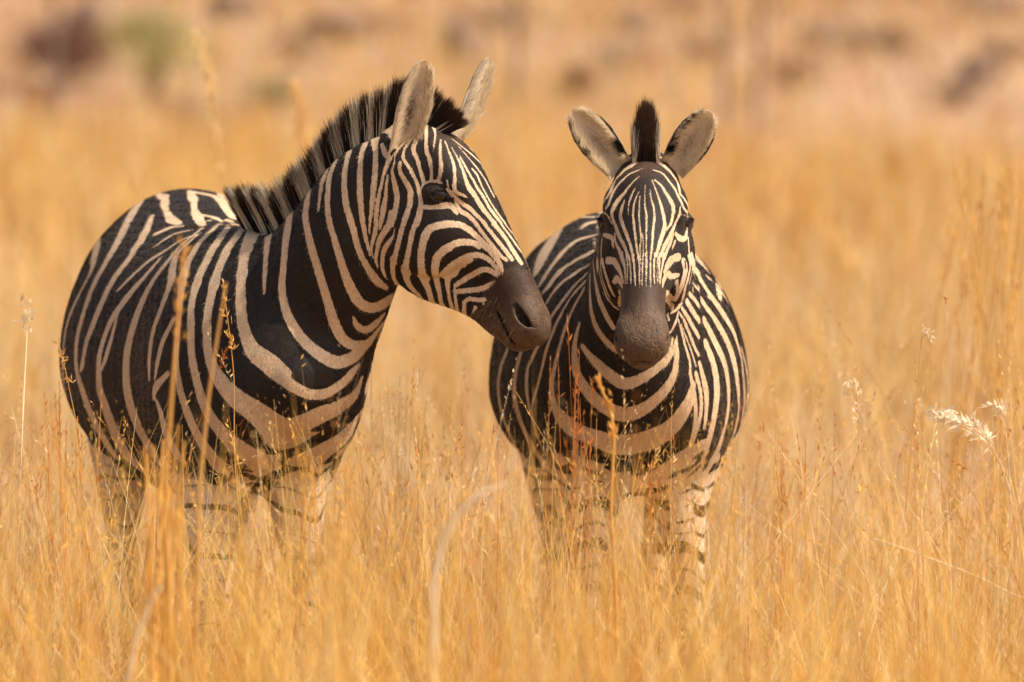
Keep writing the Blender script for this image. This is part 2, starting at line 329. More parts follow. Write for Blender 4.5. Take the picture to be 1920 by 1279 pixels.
# ------------------------------------------------------------------ coat patterns
# Light stripes of each coat as measured strokes (x, y, width); 'K' rows are dark marks on a light ground.
CR = dict(A=(680, 220, 6.395), B=(840, 220, 6.395), Q=(680, 400, 6.395), D=(840, 420, 5.115), E=(1100, 290, 6.09), F=(1100, 480, 5.814),
          G=(420, 80, 2.0625), H=(60, 320, 1.9986), I=(880, 400, 2.132), J=(960, 860, 2.0))
S1 = """
A 165,170,50 150,300,70 155,450,65 150,600,75 140,750,75 130,850,75 115,1000,60 100,1150,45 85,1279,30 80,1400,18
A 230,330,50 270,430,80 310,480,60 290,560,40 260,650,40 235,760,40 210,870,40 185,1000,55 165,1150,60 160,1279,60 150,1380,60 130,1450,50 110,1530,45 105,1600,25 125,1690,12
A 300,60,120 380,250,110 400,350,60
A 590,190,40 500,290,30 420,390,25 350,480,20 300,600,20 250,720,15 215,850,12
A 700,60,50 680,180,60 640,270,60 610,360,60 620,430,55 660,520,50 680,600,45 705,680,45 730,760,50
A 745,60,50 760,160,45 760,280,45 765,400,55 800,500,60 820,600,45 825,700,45 820,760,50
A 850,110,30 870,200,25 860,300,22 848,400,10
A 935,270,20 930,360,35 930,480,50 940,600,55 925,700,50 900,760,50
A 705,850,20 725,805,40 780,775,35 860,765,40 940,785,30
A 580,260,40 520,350,40 490,420,35 490,500,45 550,590,45 600,680,50 650,790,50 680,900,55 695,1000,60 690,1100,80 670,1200,80 650,1279,75
Q 690,-20,70 640,110,70 590,250,70 560,400,65 530,550,75 515,680,85 530,800,75 570,880,65 650,970,50 720,1050,40
A 720,1075,60 830,1080,60 950,1065,80 1050,1060,80 1110,1120,60 1130,1160,20
A 450,540,40 440,610,50 470,700,60 530,800,70 570,880,75 570,980,75 555,1080,70 520,1180,75 490,1279,75
Q 535,0,70 490,120,70 450,260,65 420,380,65 390,500,60 365,600,65 360,700,60 380,790,45 430,870,35 480,940,25
A 545,250,25 470,340,20 400,430,20 375,560,25 355,640,40 370,740,60 395,850,75 410,960,75 400,1060,75 375,1170,80 345,1279,80
Q 350,0,85 320,120,85 270,210,80 210,310,70 175,430,50 160,550,40 180,650,15
A 300,700,30 285,800,40 280,900,50 270,1000,65 250,1100,75 225,1230,65 205,1330,35
Q 385,180,10 360,280,35 300,370,60 250,460,60 235,560,55 235,660,50 270,750,25 290,790,8
A 990,290,15 1030,400,25 1070,500,35 1100,600,40 1105,720,45 1100,840,55 1120,900,50 1200,930,35 1260,965,10
A 1010,760,20 1030,850,20
A 1010,860,25 1070,945,40
B 20,880,35 80,950,45 150,1020,55 250,1085,55 330,1160,50 420,1250,50 445,1279,45
D 350,0,40 420,90,40 500,190,40 570,280,45 610,335,45
B 90,1000,40 140,1110,60 230,1170,60 310,1240,50 345,1279,50
D 270,0,45 340,100,40 430,210,40 500,300,40 560,345,40
B 45,360,8 110,480,20 160,590,30 200,700,40 240,820,60 310,920,65 370,1020,60 430,1110,55 500,1200,55 560,1270,50
D 440,0,45 510,80,45 580,180,40 640,280,45 700,370,40
B 140,460,15 190,560,25 240,650,25 300,750,30 360,860,35 430,960,35 490,1070,35 560,1170,40 640,1270,30
D 510,0,20 600,120,22 670,220,22 740,320,22 800,420,20
B 290,620,20 350,690,22 390,790,22 440,890,20 500,1000,20 570,1110,20 640,1210,20 690,1270,15
B 130,350,8 250,490,12 350,610,18 430,720,20 490,830,20 550,950,18
B 50,260,8 180,360,14 300,460,20 400,560,22 460,660,20 510,790,15 560,920,12
D 550,0,12 640,120,14 720,240,14 790,350,14 825,430,12
D 100,0,60 200,55,65 300,140,55 400,235,50 470,320,40 515,420,35 530,520,18
Q 1279,200,60 1200,150,80 1100,130,90 1000,130,100 900,150,100 800,190,110 750,270,110 720,370,100 700,480,95 700,600,95 710,700,95 740,800,90 780,900,80 810,1000,65 840,1090,50
Q 1400,400,65 1340,365,75 1279,345,90 1180,350,90 1080,380,90 980,440,110 900,520,110 870,620,100 870,720,95 890,830,70 920,950,60 935,1050,50 965,1150,40
D 0,235,80 100,170,55 220,175,55 330,205,50 410,275,45 480,370,40 520,470,25
Q 1279,550,100 1180,600,100 1090,670,100 1030,760,90 1015,850,60 1030,950,45 1045,1050,45 1080,1150,30 1110,1200,10
D 0,470,100 90,385,85 180,320,75 290,300,60 390,340,50 460,420,40 505,500,30 520,550,20
D 70,590,45 130,550,60 230,490,60 330,440,60 410,450,60 480,505,50 520,560,25
D 65,650,50 180,640,55 300,625,55 400,590,65 450,560,50
D 62,620,25 75,740,35 95,850,28 110,880,10
D 150,760,45 200,720,45 300,730,50 400,710,50 480,680,45
D 155,780,40 155,860,35 175,910,25
D 340,770,30 400,790,50 460,770,30
D 265,800,40 240,880,40 225,930,20
D 275,900,30 265,950,20
D 475,610,30 480,640,25
G 120,700,18 85,790,28 68,900,38 65,1000,45 75,1100,50 110,1180,60 180,1240,80 230,1290,80
G 215,640,15 180,720,20 165,800,20 158,900,18 155,970,8
G 285,590,15 255,670,25 240,760,28 230,860,28 225,960,32 245,1050,40 290,1130,45 350,1190,50 430,1235,55 500,1215,45 560,1160,30 620,1080,15
G 335,545,15 320,620,22 315,680,25 335,780,32 365,880,35 395,980,38 425,1080,45 455,1140,45 500,1170,40 545,1160,12
G 400,490,12 380,540,15 370,600,12 365,650,8
G 440,440,15 410,510,18 400,600,22 405,680,25 430,770,28 460,870,35 490,950,45 530,1010,45 580,1025,40 640,995,30 665,960,12
G 490,400,12 470,480,20 465,560,25 475,640,28 500,720,28 520,800,25 550,860,28 590,920,35 630,950,18
G 555,370,12 530,440,20 525,540,25 530,640,25 545,740,18 565,820,12
G 595,330,12 580,390,18
G 500,1060,12 515,1095,28 550,1110,30 590,1085,25 620,1050,10
H 835,240,20 800,320,35 785,420,38 780,520,38 790,600,40 820,680,50 880,740,50 950,790,55 1030,835,50 1100,835,45 1160,800,35 1200,760,25 1225,730,12
H 790,215,15 730,300,28 690,400,35 665,500,38 655,600,40 665,700,45 700,780,60 760,850,80 830,900,95 900,950,120 960,990,130 1000,960,80 1080,920,70 1150,890,50 1210,840,35 1235,780,15
H 740,205,15 680,290,28 630,390,30 600,490,30 595,600,35 600,700,35 620,800,38 650,890,45 700,970,55 760,1030,65 830,1080,75 880,1110,60
H 1235,905,15 1180,990,50 1100,1050,70 1020,1100,80
H 1150,1120,60 1120,1200,120 1110,1300,120
H 700,200,12 620,280,25 575,370,28 560,450,25 550,560,20 540,700,25 550,800,30 580,900,35 620,990,40 670,1060,45 730,1120,50
H 620,240,12 540,320,25 520,420,28 490,500,28 455,600,25 440,700,22 440,780,12
H 530,560,18 490,640,20 470,720,18 460,780,8
H 510,760,20 465,810,25 455,850,12
H 640,215,10 560,280,20 500,350,28 450,420,30 410,500,35 375,600,38 355,700,38 355,800,42 370,880,48 400,960,50 440,1030,50 480,1090,50
H 460,850,10 480,900,22 500,980,30 540,1060,35
H 480,330,14 420,400,25 360,470,30 310,540,28 280,600,22 255,680,22 250,740,28 255,820,35 280,900,45 310,980,50 350,1060,50 400,1110,45
H 320,540,12 300,620,20 280,690,18 262,740,10
H 450,170,12 420,240,25 370,320,28 310,400,28 270,480,28 235,560,28 205,640,25 190,720,22 182,745,10
H 430,100,15 395,130,30 360,190,28 320,270,30 280,340,30 235,420,30 205,500,28 175,600,28 165,680,28 168,750,28 190,830,35 220,910,40 260,990,45 300,1060,45
H 320,120,12 280,160,30 255,220,32 240,300,30 225,370,20 195,430,20 160,500,22 130,580,22 118,660,18 115,740,18 125,830,25 150,920,30 180,990,30 230,1050,30
H 175,260,25 165,330,22 150,410,18 120,520,10 100,640,8
H 145,320,10 140,400,8
H 600,222,10 530,240,15 460,285,8
H 630,235,8 560,260,12 500,300,16 430,345,18 360,410,16 320,450,8
H 465,85,10 495,100,30 500,140,30 520,180,30 548,198,18
H 590,75,12 605,110,28 610,150,28 630,190,25 640,207,15
H 600,80,22 680,95,25 720,120,35 745,160,28 755,180,12
H 625,165,12 680,175,15 710,190,10
H 465,238,14 520,215,15 565,208,8
H 235,1150,60 250,1220,60
"""
S2 = """
I 500,15,10 430,18,10 370,50,20 340,90,45 310,140,50 285,200,40 270,240,20
I 500,35,25 475,40,20 450,60,10
I 495,90,20 430,110,25 380,150,28 340,200,32 310,240,30 285,280,20
I 490,155,18 430,185,20 380,220,22 330,270,25 300,310,20
I 480,205,12 430,235,16 380,270,18 340,310,20 310,355,14
I 470,240,10 420,290,14 380,340,16 350,380,16 320,430,15 290,500,15 260,560,18 235,620,25 230,700,28 240,780,22
I 465,270,10 410,330,12 370,400,14 340,460,14 310,540,14 290,620,12 270,700,12 250,780,14 265,870,16 300,950,18
I 460,300,10 420,370,14 390,440,15 365,520,16 345,600,18 330,680,25 335,750,40 360,815,50 430,870,60 520,905,80 600,925,95 700,910,85 800,860,70 870,770,50 895,690,22
I 440,440,10 425,500,18 420,560,24 430,640,36 480,720,50 550,780,60 620,805,65 700,780,55 780,710,42 820,640,30 830,560,15
F 35,200,18 35,400,26 50,600,40 100,760,50 170,880,60 260,980,65 360,1060,60 440,1140,35
F 850,1190,50 900,1120,40 950,1030,32 970,930,22 985,870,10
F 70,50,15 90,250,30 130,450,45 180,580,55 240,700,60 290,780,50
F 900,850,20 950,770,30 985,680,22 995,610,10
I 450,530,16 490,580,30 560,645,50 620,680,55 690,660,45 760,610,35 800,560,20 812,500,10
F 985,890,12 985,1000,38 990,1100,40 960,1279,45
F 1000,690,12 1040,840,25 1080,1000,25 1125,1150,28 1130,1279,28
I 883,640,12 895,700,16 905,780,16 900,860,16 880,930,16 840,990,16
F 1030,740,10 1090,900,14 1150,1060,18 1190,1200,18
I 905,640,14 925,720,15 925,800,15 905,880,15 880,940,15 840,1005,15
F 1000,600,12 1060,700,28 1120,850,30 1180,1000,30 1221,1080,28
I 920,600,15 945,700,22 948,780,16 940,860,12
F 1040,570,30 1110,680,35 1170,790,35 1221,880,35
I 945,520,22 975,600,25 990,690,26 985,780,24 970,860,22 950,940,22 930,1000,18 910,1060,12
F 1090,490,38 1150,590,45 1221,700,45
I 940,430,22 985,520,25 1020,600,26 1035,690,27 1035,780,26 1020,860,24 990,950,22 950,1030,18 910,1080,12
F 1110,400,28 1180,480,38 1221,540,38
I 930,350,20 985,430,22 1030,510,24 1060,600,26 1075,700,24 1075,790,20 1060,870,18 1030,950,16 1000,1010,12
F 1150,290,18 1221,370,28
I 890,180,28 910,240,30 950,310,26 1000,380,24 1050,460,22 1080,550,20 1095,650,16 1100,750,14 1088,840,10
I 950,160,28 975,210,30 993,270,28 1000,340,16
I 95,545,10 80,600,14 76,680,14 85,780,18 110,870,20 150,950,20 200,1020,20
I 150,550,18 125,620,22 115,700,24 130,800,24 160,880,26 200,960,28 250,1030,28
I 205,560,20 185,640,24 180,720,26 195,800,26 225,880,28 270,960,28 330,1040,28
I 500,1000,20 560,1050,40 640,1085,55 720,1070,60 800,1020,55 860,975,60 930,930,40
I 420,960,20 440,1040,40 480,1110,40
I 850,1060,60 850,1140,100 850,1250,110
E 590,20,40 570,70,40 500,130,45 430,180,40 370,240,30 320,300,30 290,370,30 260,440,30 210,510,30 180,580,25 170,630,30 150,660,30
E 550,20,12 470,50,25 410,100,25 350,180,25 290,260,25 230,340,25 190,420,20 165,500,18 150,580,18 140,640,12
E 640,155,8 560,190,12 490,220,14 430,270,22 370,330,22 320,400,24 280,480,26 250,560,30 220,610,28
E 600,250,8 530,310,18 470,380,30 420,450,40 360,520,45 310,600,50 285,680,40 310,760,35 340,850,35 380,950,35 430,1050,35 470,1140,35 490,1210,30
E 430,520,12 405,600,35 385,700,40 410,800,40 450,900,40 490,1010,40 520,1120,40 540,1230,35
E 555,380,15 520,450,25 490,530,22 475,610,18 470,680,10
E 600,420,15 565,490,18 540,570,22 530,680,28 540,800,35 555,920,35 570,1050,30 590,1170,30 600,1240,25
E 610,480,12 600,570,16 600,700,22 610,820,25 620,950,20 610,1080,18 612,1240,15
E 670,350,12 665,450,14 665,560,20 680,680,30 685,800,28 680,920,22 680,1050,20 685,1180,20
E 645,890,12 645,1000,16 650,1100,18 640,1240,16
E 725,400,15 735,500,20 765,600,28 775,700,35 765,800,35 755,900,38 750,1000,35 740,1120,25
E 745,290,12 790,400,22 825,500,28 855,600,35 880,700,40 890,800,45 880,870,50 850,960,50 820,1060,50 790,1160,45
E 780,290,15 850,350,25 900,430,40 950,510,45 985,590,45 985,690,35 960,790,30 910,860,20
E 760,175,10 860,210,16 930,290,20 1000,380,22 1040,460,24 1080,540,24 1110,610,22 1150,660,22
E 770,40,38 830,90,38 920,160,38 990,240,28 1040,320,24 1060,400,20 1070,450,20 1120,510,22 1160,590,22 1170,650,22
E 820,20,15 900,60,25 970,140,28 1040,220,28 1100,320,24 1140,410,22 1180,500,20 1200,580,16 1195,650,12
E 1070,590,12 1060,680,30 1020,770,25 980,870,35 930,970,40 880,1060,40 850,1150,35
E 990,900,20 960,1000,28 920,1090,30 890,1180,30
E 1020,910,40 1060,950,70 1120,960,50 1140,900,25 1150,800,15
E 1010,990,25 980,1070,12
E 1160,950,18 1170,1100,18 1190,1240,16
E 190,910,40 240,930,70 290,950,40 300,1020,25 310,1060,10
E 320,900,18 330,1000,25 370,1090,30 400,1180,35 425,1250,30
E 175,950,14 165,1100,14 165,1240,18
E 140,700,18 125,850,14 130,1000,12 120,1240,14
E 90,950,18 105,1100,14
E 1060,690,15 1110,690,15 1180,720,18
E 150,670,22 190,660,18 240,700,15 290,790,15
F 380,-30,30 410,100,28 420,200,22 420,300,12
F 430,-30,18 445,120,18 440,300,12
F 460,0,25 475,120,22 480,220,22 482,300,18
F 505,-30,30 520,120,26 525,230,26 535,330,15
F 560,-30,25 575,120,25 575,340,10
F 615,-30,18 608,150,20 605,320,12
F 645,-30,20 652,60,35 650,150,25 650,340,8
F 700,-30,22 695,120,24 698,340,12
F 745,-30,28 735,100,26 740,300,14
F 780,0,16 768,120,12 770,300,10
F 800,-30,30 790,120,22 795,300,12
F 850,-20,30 825,100,26 808,220,20 805,300,10
F 1000,10,100 930,40,65 880,110,40 845,180,20
F 1060,60,60 1080,150,55 1060,250,55 1030,350,50 990,430,50 965,490,25
F 1000,210,50 930,220,60 880,200,40 840,270,30 825,350,12
F 980,280,45 990,340,30 980,400,10
F 870,420,60 920,470,80 850,460,50 930,540,35 935,580,15
F 1110,0,22 1130,100,22 1110,230,26 1080,330,28 1060,420,28 1040,500,30 980,580,30 920,620,18
F 1145,0,12 1150,150,12 1120,300,12
F 880,640,28 900,700,15
F 230,50,100 300,60,70 350,140,38 385,230,20 400,300,10
F 170,50,28 190,150,28 220,250,28 250,340,28 290,420,22 300,440,12
F 290,290,45 330,250,55 370,290,28 390,360,12
F 360,440,28 360,500,42 370,560,20
F 120,50,14 140,200,16 180,340,20 220,450,28 280,530,28 340,580,18
F 150,50,10 160,200,12 200,340,14 250,460,10
K F 1075,60,16 1078,130,16
K J 700,30,14 670,60,12
K J 690,100,10 670,115,10 630,130,12
K J 680,165,10 650,180,8
K J 590,243,12 640,238,12 680,225,12
K J 590,283,8 620,280,10 665,278,10
K J 610,322,10 655,320,10
K J 590,354,10 635,352,10
"""
def strokes(txt):
    out = []
    for ln in txt.strip().splitlines():
        w = ln.split(); dark = w[0] == 'K'
        if dark: w = w[1:]
        ox, oy, s = CR[w[0]]
        P = np.array([[float(v) for v in t.split(',')] for t in w[1:]])
        if w[0] == 'H': P[:, 2] *= np.where(P[:, 2] < 60, .90, 1.0)
        if w[0] == 'E': P[:, 2] *= np.where((P[:, 0] > 450) & (P[:, 0] < 830) & (P[:, 1] > 300), .80, 1.0)
        if w[0] == 'F': P[:, 2] *= np.where((P[:, 0] > 400) & (P[:, 0] < 830) & (P[:, 1] < 345), .78, 1.0)
        P[:, 0] = ox + P[:, 0]/s; P[:, 1] = oy + P[:, 1]/s; P[:, 2] /= s
        out.append((dark, catmull(P, 1 if len(P) < 2 else 6)))
    return out

def lay_strokes(Z, txt):
    """Carry the measured strokes onto the skin in 3D, with their true widths, and repeat them on the far side of the animal."""
    me = Z.body.data; me.calc_loop_triangles()
    tri = np.empty(len(me.loop_triangles)*3, np.int32); me.loop_triangles.foreach_get('vertices', tri)
    bvh = BVHTree.FromPolygons(get_co(me).tolist(), tri.reshape(-1, 3).tolist())
    Z.bvh = bvh; cam = Vector(CAM)
    def hit(px, py, last=None):
        d = Vector(ray(px, py)); loc, n, i, t = bvh.ray_cast(cam, d)
        if loc is None:
            if last is None: return None
            loc, n, i, _ = bvh.find_nearest(cam + d*(last - cam).length)
            if loc is None or (loc - (cam + d*(last - cam).length)).length > .03: return None
        Z.nlast = n
        return loc
    L, K = [], []
    mir_pts = []
    for dark, P in strokes(txt):
        # resample every ~1.5 px
        seg = np.concatenate([[0], np.cumsum(np.hypot(*np.diff(P[:, :2], axis=0).T))])
        m = max(2, int(seg[-1]/1.3)); s = np.linspace(0, seg[-1], m)
        X, Y, Wd = (np.interp(s, seg, P[:, k]) for k in range(3))
        tx = np.gradient(X); ty = np.gradient(Y); tl = np.hypot(tx, ty) + 1e-9; nx, ny = -ty/tl, tx/tl
        last = None; rr = None
        for x, y, w, ax, ay in zip(X, Y, Wd, nx, ny):
            p = hit(x, y, last)
            if p is None: continue
            if last is not None and (p - last).length > .10: last = p; rr = None; continue
            last = p
            base = w*.5/PXM*(p - cam).length
            sv = _r*ax - _u*ay; vv = (CAM - np.array(p)); vv /= np.linalg.norm(vv); nv = np.array(Z.nlast)
            r_ = base*math.sqrt(1 + min(((sv@nv)/max(abs(vv@nv), .05))**2, 3.5))*.88
            rr = r_ if rr is None else rr*.6 + r_*.4
            (K if dark else L).append((p.x, p.y, p.z, rr))
    L = np.array(L); K = np.array(K) if K else None
    # the far side
    def mirror(p):
        d = np.stack([field(Z.headp, p), Z.neck(p), Z.torso(p)]); w = d.argmin(0); out = p.copy()
        q = p - Z.O; hm = p - 2*(q@Z.l)[:, None]*Z.l
        for k, sw in ((1, Z.neck), (2, Z.torso)):
            par, c, T, U, Lt, rad = sw.coords(p); v = ((p - c)*Lt).sum(1)[:, None]
            out = np.where((w == k)[:, None], p - 2*v*Lt, out)
        return np.where((w == 0)[:, None], hm, out)
    M = mirror(L[:, :3]); extra = []
    for p, r_ in zip(M, L[:, 3]):
        loc, n, i, d = bvh.find_nearest(Vector(p))
        if loc is None or d > .06: continue
        v = cam - loc
        if n.dot(v.normalized()) > .12:
            o = loc + n*.004; back = bvh.ray_cast(o, (cam - o).normalized())
            if back[0] is None: continue
        extra.append((*loc, r_))
    return L, np.array(extra).reshape(-1, 4), K

def sdist(pts, S, kk=4):
    """signed distance (positive inside) to a cloud of stroke discs, thin and broad strokes looked up apart"""
    out = np.full(len(pts), -.2, np.float32); pl = pts.tolist()
    for a, b in ((0, .0055), (.0055, .012), (.012, .022), (.022, 1)):
        Q = S[(S[:, 3] >= a) & (S[:, 3] < b)]
        if not len(Q): continue
        kd = KDTree(len(Q))
        for i, q in enumerate(Q): kd.insert(q[:3], i)
        kd.balance(); R_ = Q[:, 3].tolist(); fn = kd.find_n
        for j, p in enumerate(pl):
            v = max(R_[i] - d for _, i, d in fn(p, kk))
            if v > out[j]: out[j] = v
    return out
# ------------------------------------------------------------------ materials of the animals
def mat(name):
    m = bpy.data.materials.new(name); m.use_nodes = True; nt = m.node_tree
    return m, nt.nodes, nt.links, nt.nodes['Principled BSDF']
def noise(N, scale, detail=2, rough=.5, vec=None, Lk=None):
    n = N.new('ShaderNodeTexNoise'); n.inputs['Scale'].default_value = scale; n.inputs['Detail'].default_value = detail
    n.inputs['Roughness'].default_value = rough
    if vec is not None: Lk.new(vec, n.inputs['Vector'])
    return n.outputs['Fac']
def math_(N, Lk, op, a, b=None, clamp=False):
    n = N.new('ShaderNodeMath'); n.operation = op; n.use_clamp = clamp
    for i, v in enumerate((a, b)):
        if v is None: continue
        if isinstance(v, (int, float)): n.inputs[i].default_value = v
        else: Lk.new(v, n.inputs[i])
    return n.outputs[0]
def mix(N, Lk, f, a, b):
    n = N.new('ShaderNodeMix'); n.data_type = 'RGBA'
    for s, v in ((n.inputs[0], f), (n.inputs[6], a), (n.inputs[7], b)):
        if isinstance(v, (int, float)): s.default_value = v
        elif isinstance(v, tuple): s.default_value = (*v, 1)
        else: Lk.new(v, s)
    return n.outputs[2]
def ramp(N, Lk, f, stops):
    n = N.new('ShaderNodeValToRGB'); e = n.color_ramp.elements
    while len(e) < len(stops): e.new(.5)
    for el, (p, c) in zip(e, stops): el.position = p; el.color = (*c, 1) if isinstance(c, tuple) else (c, c, c, 1)
    Lk.new(f, n.inputs[0]); return n.outputs[0]
def at_(N, name, out='Fac'):
    n = N.new('ShaderNodeAttribute'); n.attribute_name = name; return n.outputs[out]
def vec_scaled(N, Lk, sx, sy, sz):
    t = N.new('ShaderNodeTexCoord'); m = N.new('ShaderNodeMapping'); m.inputs['Scale'].default_value = (sx, sy, sz)
    Lk.new(t.outputs['Object'], m.inputs[0]); return m.outputs[0]

LIGHT1, LIGHT2 = (.80, .62, .43), (.65, .475, .31)
DARK1, DARK2 = (.014, .0095, .008), (.028, .018, .013)
def coat_material():
    m, N, Lk, P = mat('zebra_coat')
    hair = vec_scaled(N, Lk, 1.0, 1.0, .35)
    fine = noise(N, 340, 3, .7, hair, Lk); mid = noise(N, 90, 3, .6); big = noise(N, 9, 3, .55)
    coat = at_(N, 'coat')
    e = math_(N, Lk, 'ADD', coat, math_(N, Lk, 'MULTIPLY', math_(N, Lk, 'SUBTRACT', fine, .5), .0058))
    e = math_(N, Lk, 'ADD', e, math_(N, Lk, 'MULTIPLY', math_(N, Lk, 'SUBTRACT', mid, .5), .0030))
    f = math_(N, Lk, 'MULTIPLY', math_(N, Lk, 'ADD', e, .0007), 700, True)
    f = math_(N, Lk, 'MINIMUM', math_(N, Lk, 'MAXIMUM', f, 0.0), 1.0)
    lt = mix(N, Lk, ramp(N, Lk, big, [(.35, 0.0), (.68, 1.0)]), LIGHT1, LIGHT2)
    lt = mix(N, Lk, at_(N, 'pale'), lt, (.88, .73, .56))
    lt = mix(N, Lk, math_(N, Lk, 'MULTIPLY', ramp(N, Lk, fine, [(.38, 1.0), (.60, 0.0)]), .50), lt, (.36, .215, .125))
    dk = mix(N, Lk, ramp(N, Lk, fine, [(.45, 0.0), (.75, 1.0)]), DARK1, DARK2)
    dk = mix(N, Lk, at_(N, 'brow'), dk, (.085, .047, .030))
    base = mix(N, Lk, f, dk, lt)
    mz = math_(N, Lk, 'ADD', at_(N, 'muzzle'), math_(N, Lk, 'MULTIPLY', math_(N, Lk, 'SUBTRACT', noise(N, 160, 3, .6), .5), .35))
    mzf = math_(N, Lk, 'MULTIPLY', math_(N, Lk, 'SUBTRACT', mz, .35), 4.0, True)
    mcol = mix(N, Lk, at_(N, 'tip'), (.044, .022, .013), (.125, .077, .048))
    mcol = mix(N, Lk, math_(N, Lk, 'MULTIPLY', ramp(N, Lk, noise(N, 70, 4, .65), [(.36, 0.0), (.62, 1.0)]), .65), mcol, (.045, .027, .018))
    mcol = mix(N, Lk, math_(N, Lk, 'MULTIPLY', ramp(N, Lk, noise(N, 330, 2, .6), [(.55, 0.0), (.75, 1.0)]), .20), mcol, (.30, .21, .14))
    base = mix(N, Lk, mzf, base, mcol)
    base = mix(N, Lk, at_(N, 'skin'), base, (.010, .007, .006))  # eye rims and hooves, plus shade painted into nostrils and mouth slit
    Lk.new(base, P.inputs['Base Color'])
    P.inputs['Roughness'].default_value = .62; P.inputs['Specular IOR Level'].default_value = .28
    P.inputs['Sheen Weight'].default_value = .05; P.inputs['Sheen Roughness'].default_value = .45
    P.inputs['Sheen Tint'].default_value = (1, .86, .74, 1)
    b = N.new('ShaderNodeBump'); b.inputs['Strength'].default_value = .55; b.inputs['Distance'].default_value = .0022
    Lk.new(fine, b.inputs['Height']); Lk.new(math_(N, Lk, 'MULTIPLY', math_(N, Lk, 'SUBTRACT', 1.0, math_(N, Lk, 'MULTIPLY', mzf, .75)), .55), b.inputs['Strength'])
    b2 = N.new('ShaderNodeBump'); b2.inputs['Strength'].default_value = .5; b2.inputs['Distance'].default_value = .006
    Lk.new(noise(N, 28, 4, .6), b2.inputs['Height']); Lk.new(b.outputs[0], b2.inputs['Normal'])
    # creases of the bare muzzle skin
    v = N.new('ShaderNodeTexVoronoi'); v.feature = 'DISTANCE_TO_EDGE'; v.inputs['Scale'].default_value = 50
    wv = N.new('ShaderNodeVectorMath'); wv.operation = 'ADD'; tc = N.new('ShaderNodeTexCoord'); Lk.new(tc.outputs['Object'], wv.inputs[0])
    nn = N.new('ShaderNodeTexNoise'); nn.inputs['Scale'].default_value = 30
    sv = N.new('ShaderNodeVectorMath'); sv.operation = 'SCALE'; sv.inputs['Scale'].default_value = .03; Lk.new(nn.outputs['Color'], sv.inputs[0]); Lk.new(sv.outputs[0], wv.inputs[1]); Lk.new(wv.outputs[0], v.inputs['Vector'])
    cr = math_(N, Lk, 'MULTIPLY', math_(N, Lk, 'MINIMUM', v.outputs['Distance'], .09), 9)
    b3 = N.new('ShaderNodeBump'); b3.inputs['Distance'].default_value = .005; Lk.new(cr, b3.inputs['Height'])
    Lk.new(math_(N, Lk, 'MULTIPLY', at_(N, 'tip'), .34), b3.inputs['Strength']); Lk.new(b2.outputs[0], b3.inputs['Normal'])
    Lk.new(b3.outputs[0], P.inputs['Normal'])
    return m
def hair_material(name='zebra_hair'):
    m, N, Lk, P = mat(name)
    Lk.new(at_(N, 'col', 'Color'), P.inputs['Base Color']); P.inputs['Roughness'].default_value = .55
    P.inputs['Specular IOR Level'].default_value = .3
    t = N.new('ShaderNodeBsdfTranslucent'); Lk.new(at_(N, 'col', 'Color'), t.inputs['Color']); s = N.new('ShaderNodeMixShader'); s.inputs[0].default_value = .45
    Lk.new(P.outputs[0], s.inputs[1]); Lk.new(t.outputs[0], s.inputs[2]); Lk.new(s.outputs[0], N['Material Output'].inputs[0])
    return m
M_COAT = coat_material(); M_HAIR = hair_material()
M_EYE, N_, L_, P_ = mat('eye'); P_.inputs['Base Color'].default_value = (.018, .008, .005, 1); P_.inputs['Roughness'].default_value = .04; P_.inputs['Specular IOR Level'].default_value = .5
P_.inputs['Coat Weight'].default_value = .0; P_.inputs['Coat Roughness'].default_value = .03
M_EAR, N_, L_, P_ = mat('ear')
L_.new(mix(N_, L_, math_(N_, L_, 'MULTIPLY', ramp(N_, L_, noise(N_, 160, 3, .6), [(.4, 1.0), (.6, 0.0)]), .3), at_(N_, 'col', 'Color'), (.10, .06, .035)), P_.inputs['Base Color'])
P_.inputs['Roughness'].default_value = .8
t_ = N_.new('ShaderNodeBsdfTranslucent'); L_.new(at_(N_, 'col', 'Color'), t_.inputs['Color']); s_ = N_.new('ShaderNodeMixShader'); s_.inputs[0].default_value = .28
L_.new(P_.outputs[0], s_.inputs[1]); L_.new(t_.outputs[0], s_.inputs[2]); L_.new(s_.outputs[0], N_['Material Output'].inputs[0])

def smooth(x, a, b):
    t = np.clip((x - a)/(b - a), 0, 1); return t*t*(3 - 2*t)

def strands(name, root, tipdir, length, width, col0, col1, mat_, parent=None, segs=4, curl=None, seed=1):
    """ribbon hairs as one mesh: root (n,3), tipdir (n,3), per-hair length, width and colours; curl (n,3) bends the tip"""
    n = len(root); r_ = np.random.default_rng(seed)
    tipdir = tipdir/np.linalg.norm(tipdir, axis=1)[:, None]
    side = np.cross(tipdir, r_.normal(size=(n, 3)) + np.array([0, 2.0, 0])); side /= np.linalg.norm(side, axis=1)[:, None] + 1e-9
    curl = np.zeros((n, 3)) if curl is None else curl
    V = np.zeros((n, segs + 1, 2, 3)); Cc = np.zeros((n, segs + 1, 2, 4)); Cc[..., 3] = 1
    for k in range(segs + 1):
        t = k/segs
        c = root + tipdir*(length*t)[:, None] + curl*(length*t*t)[:, None]
        w = width*(1 - t**1.6*.92)*.5
        V[:, k, 0] = c - side*w[:, None]; V[:, k, 1] = c + side*w[:, None]
        Cc[:, k, :, :3] = (col0*(1-t**4) + col1*t**4)[:, None, :] if col1.ndim == 2 else 0
    idx = np.arange(n*(segs+1)*2).reshape(n, segs+1, 2)
    F = np.stack([idx[:, :-1, 0], idx[:, :-1, 1], idx[:, 1:, 1], idx[:, 1:, 0]], -1).reshape(-1, 4)
    o = mesh_np(name, V.reshape(-1, 3), F, mat_, parent)
    attr(o.data, 'col', Cc.reshape(-1, 4), 'FLOAT_COLOR')
    return o

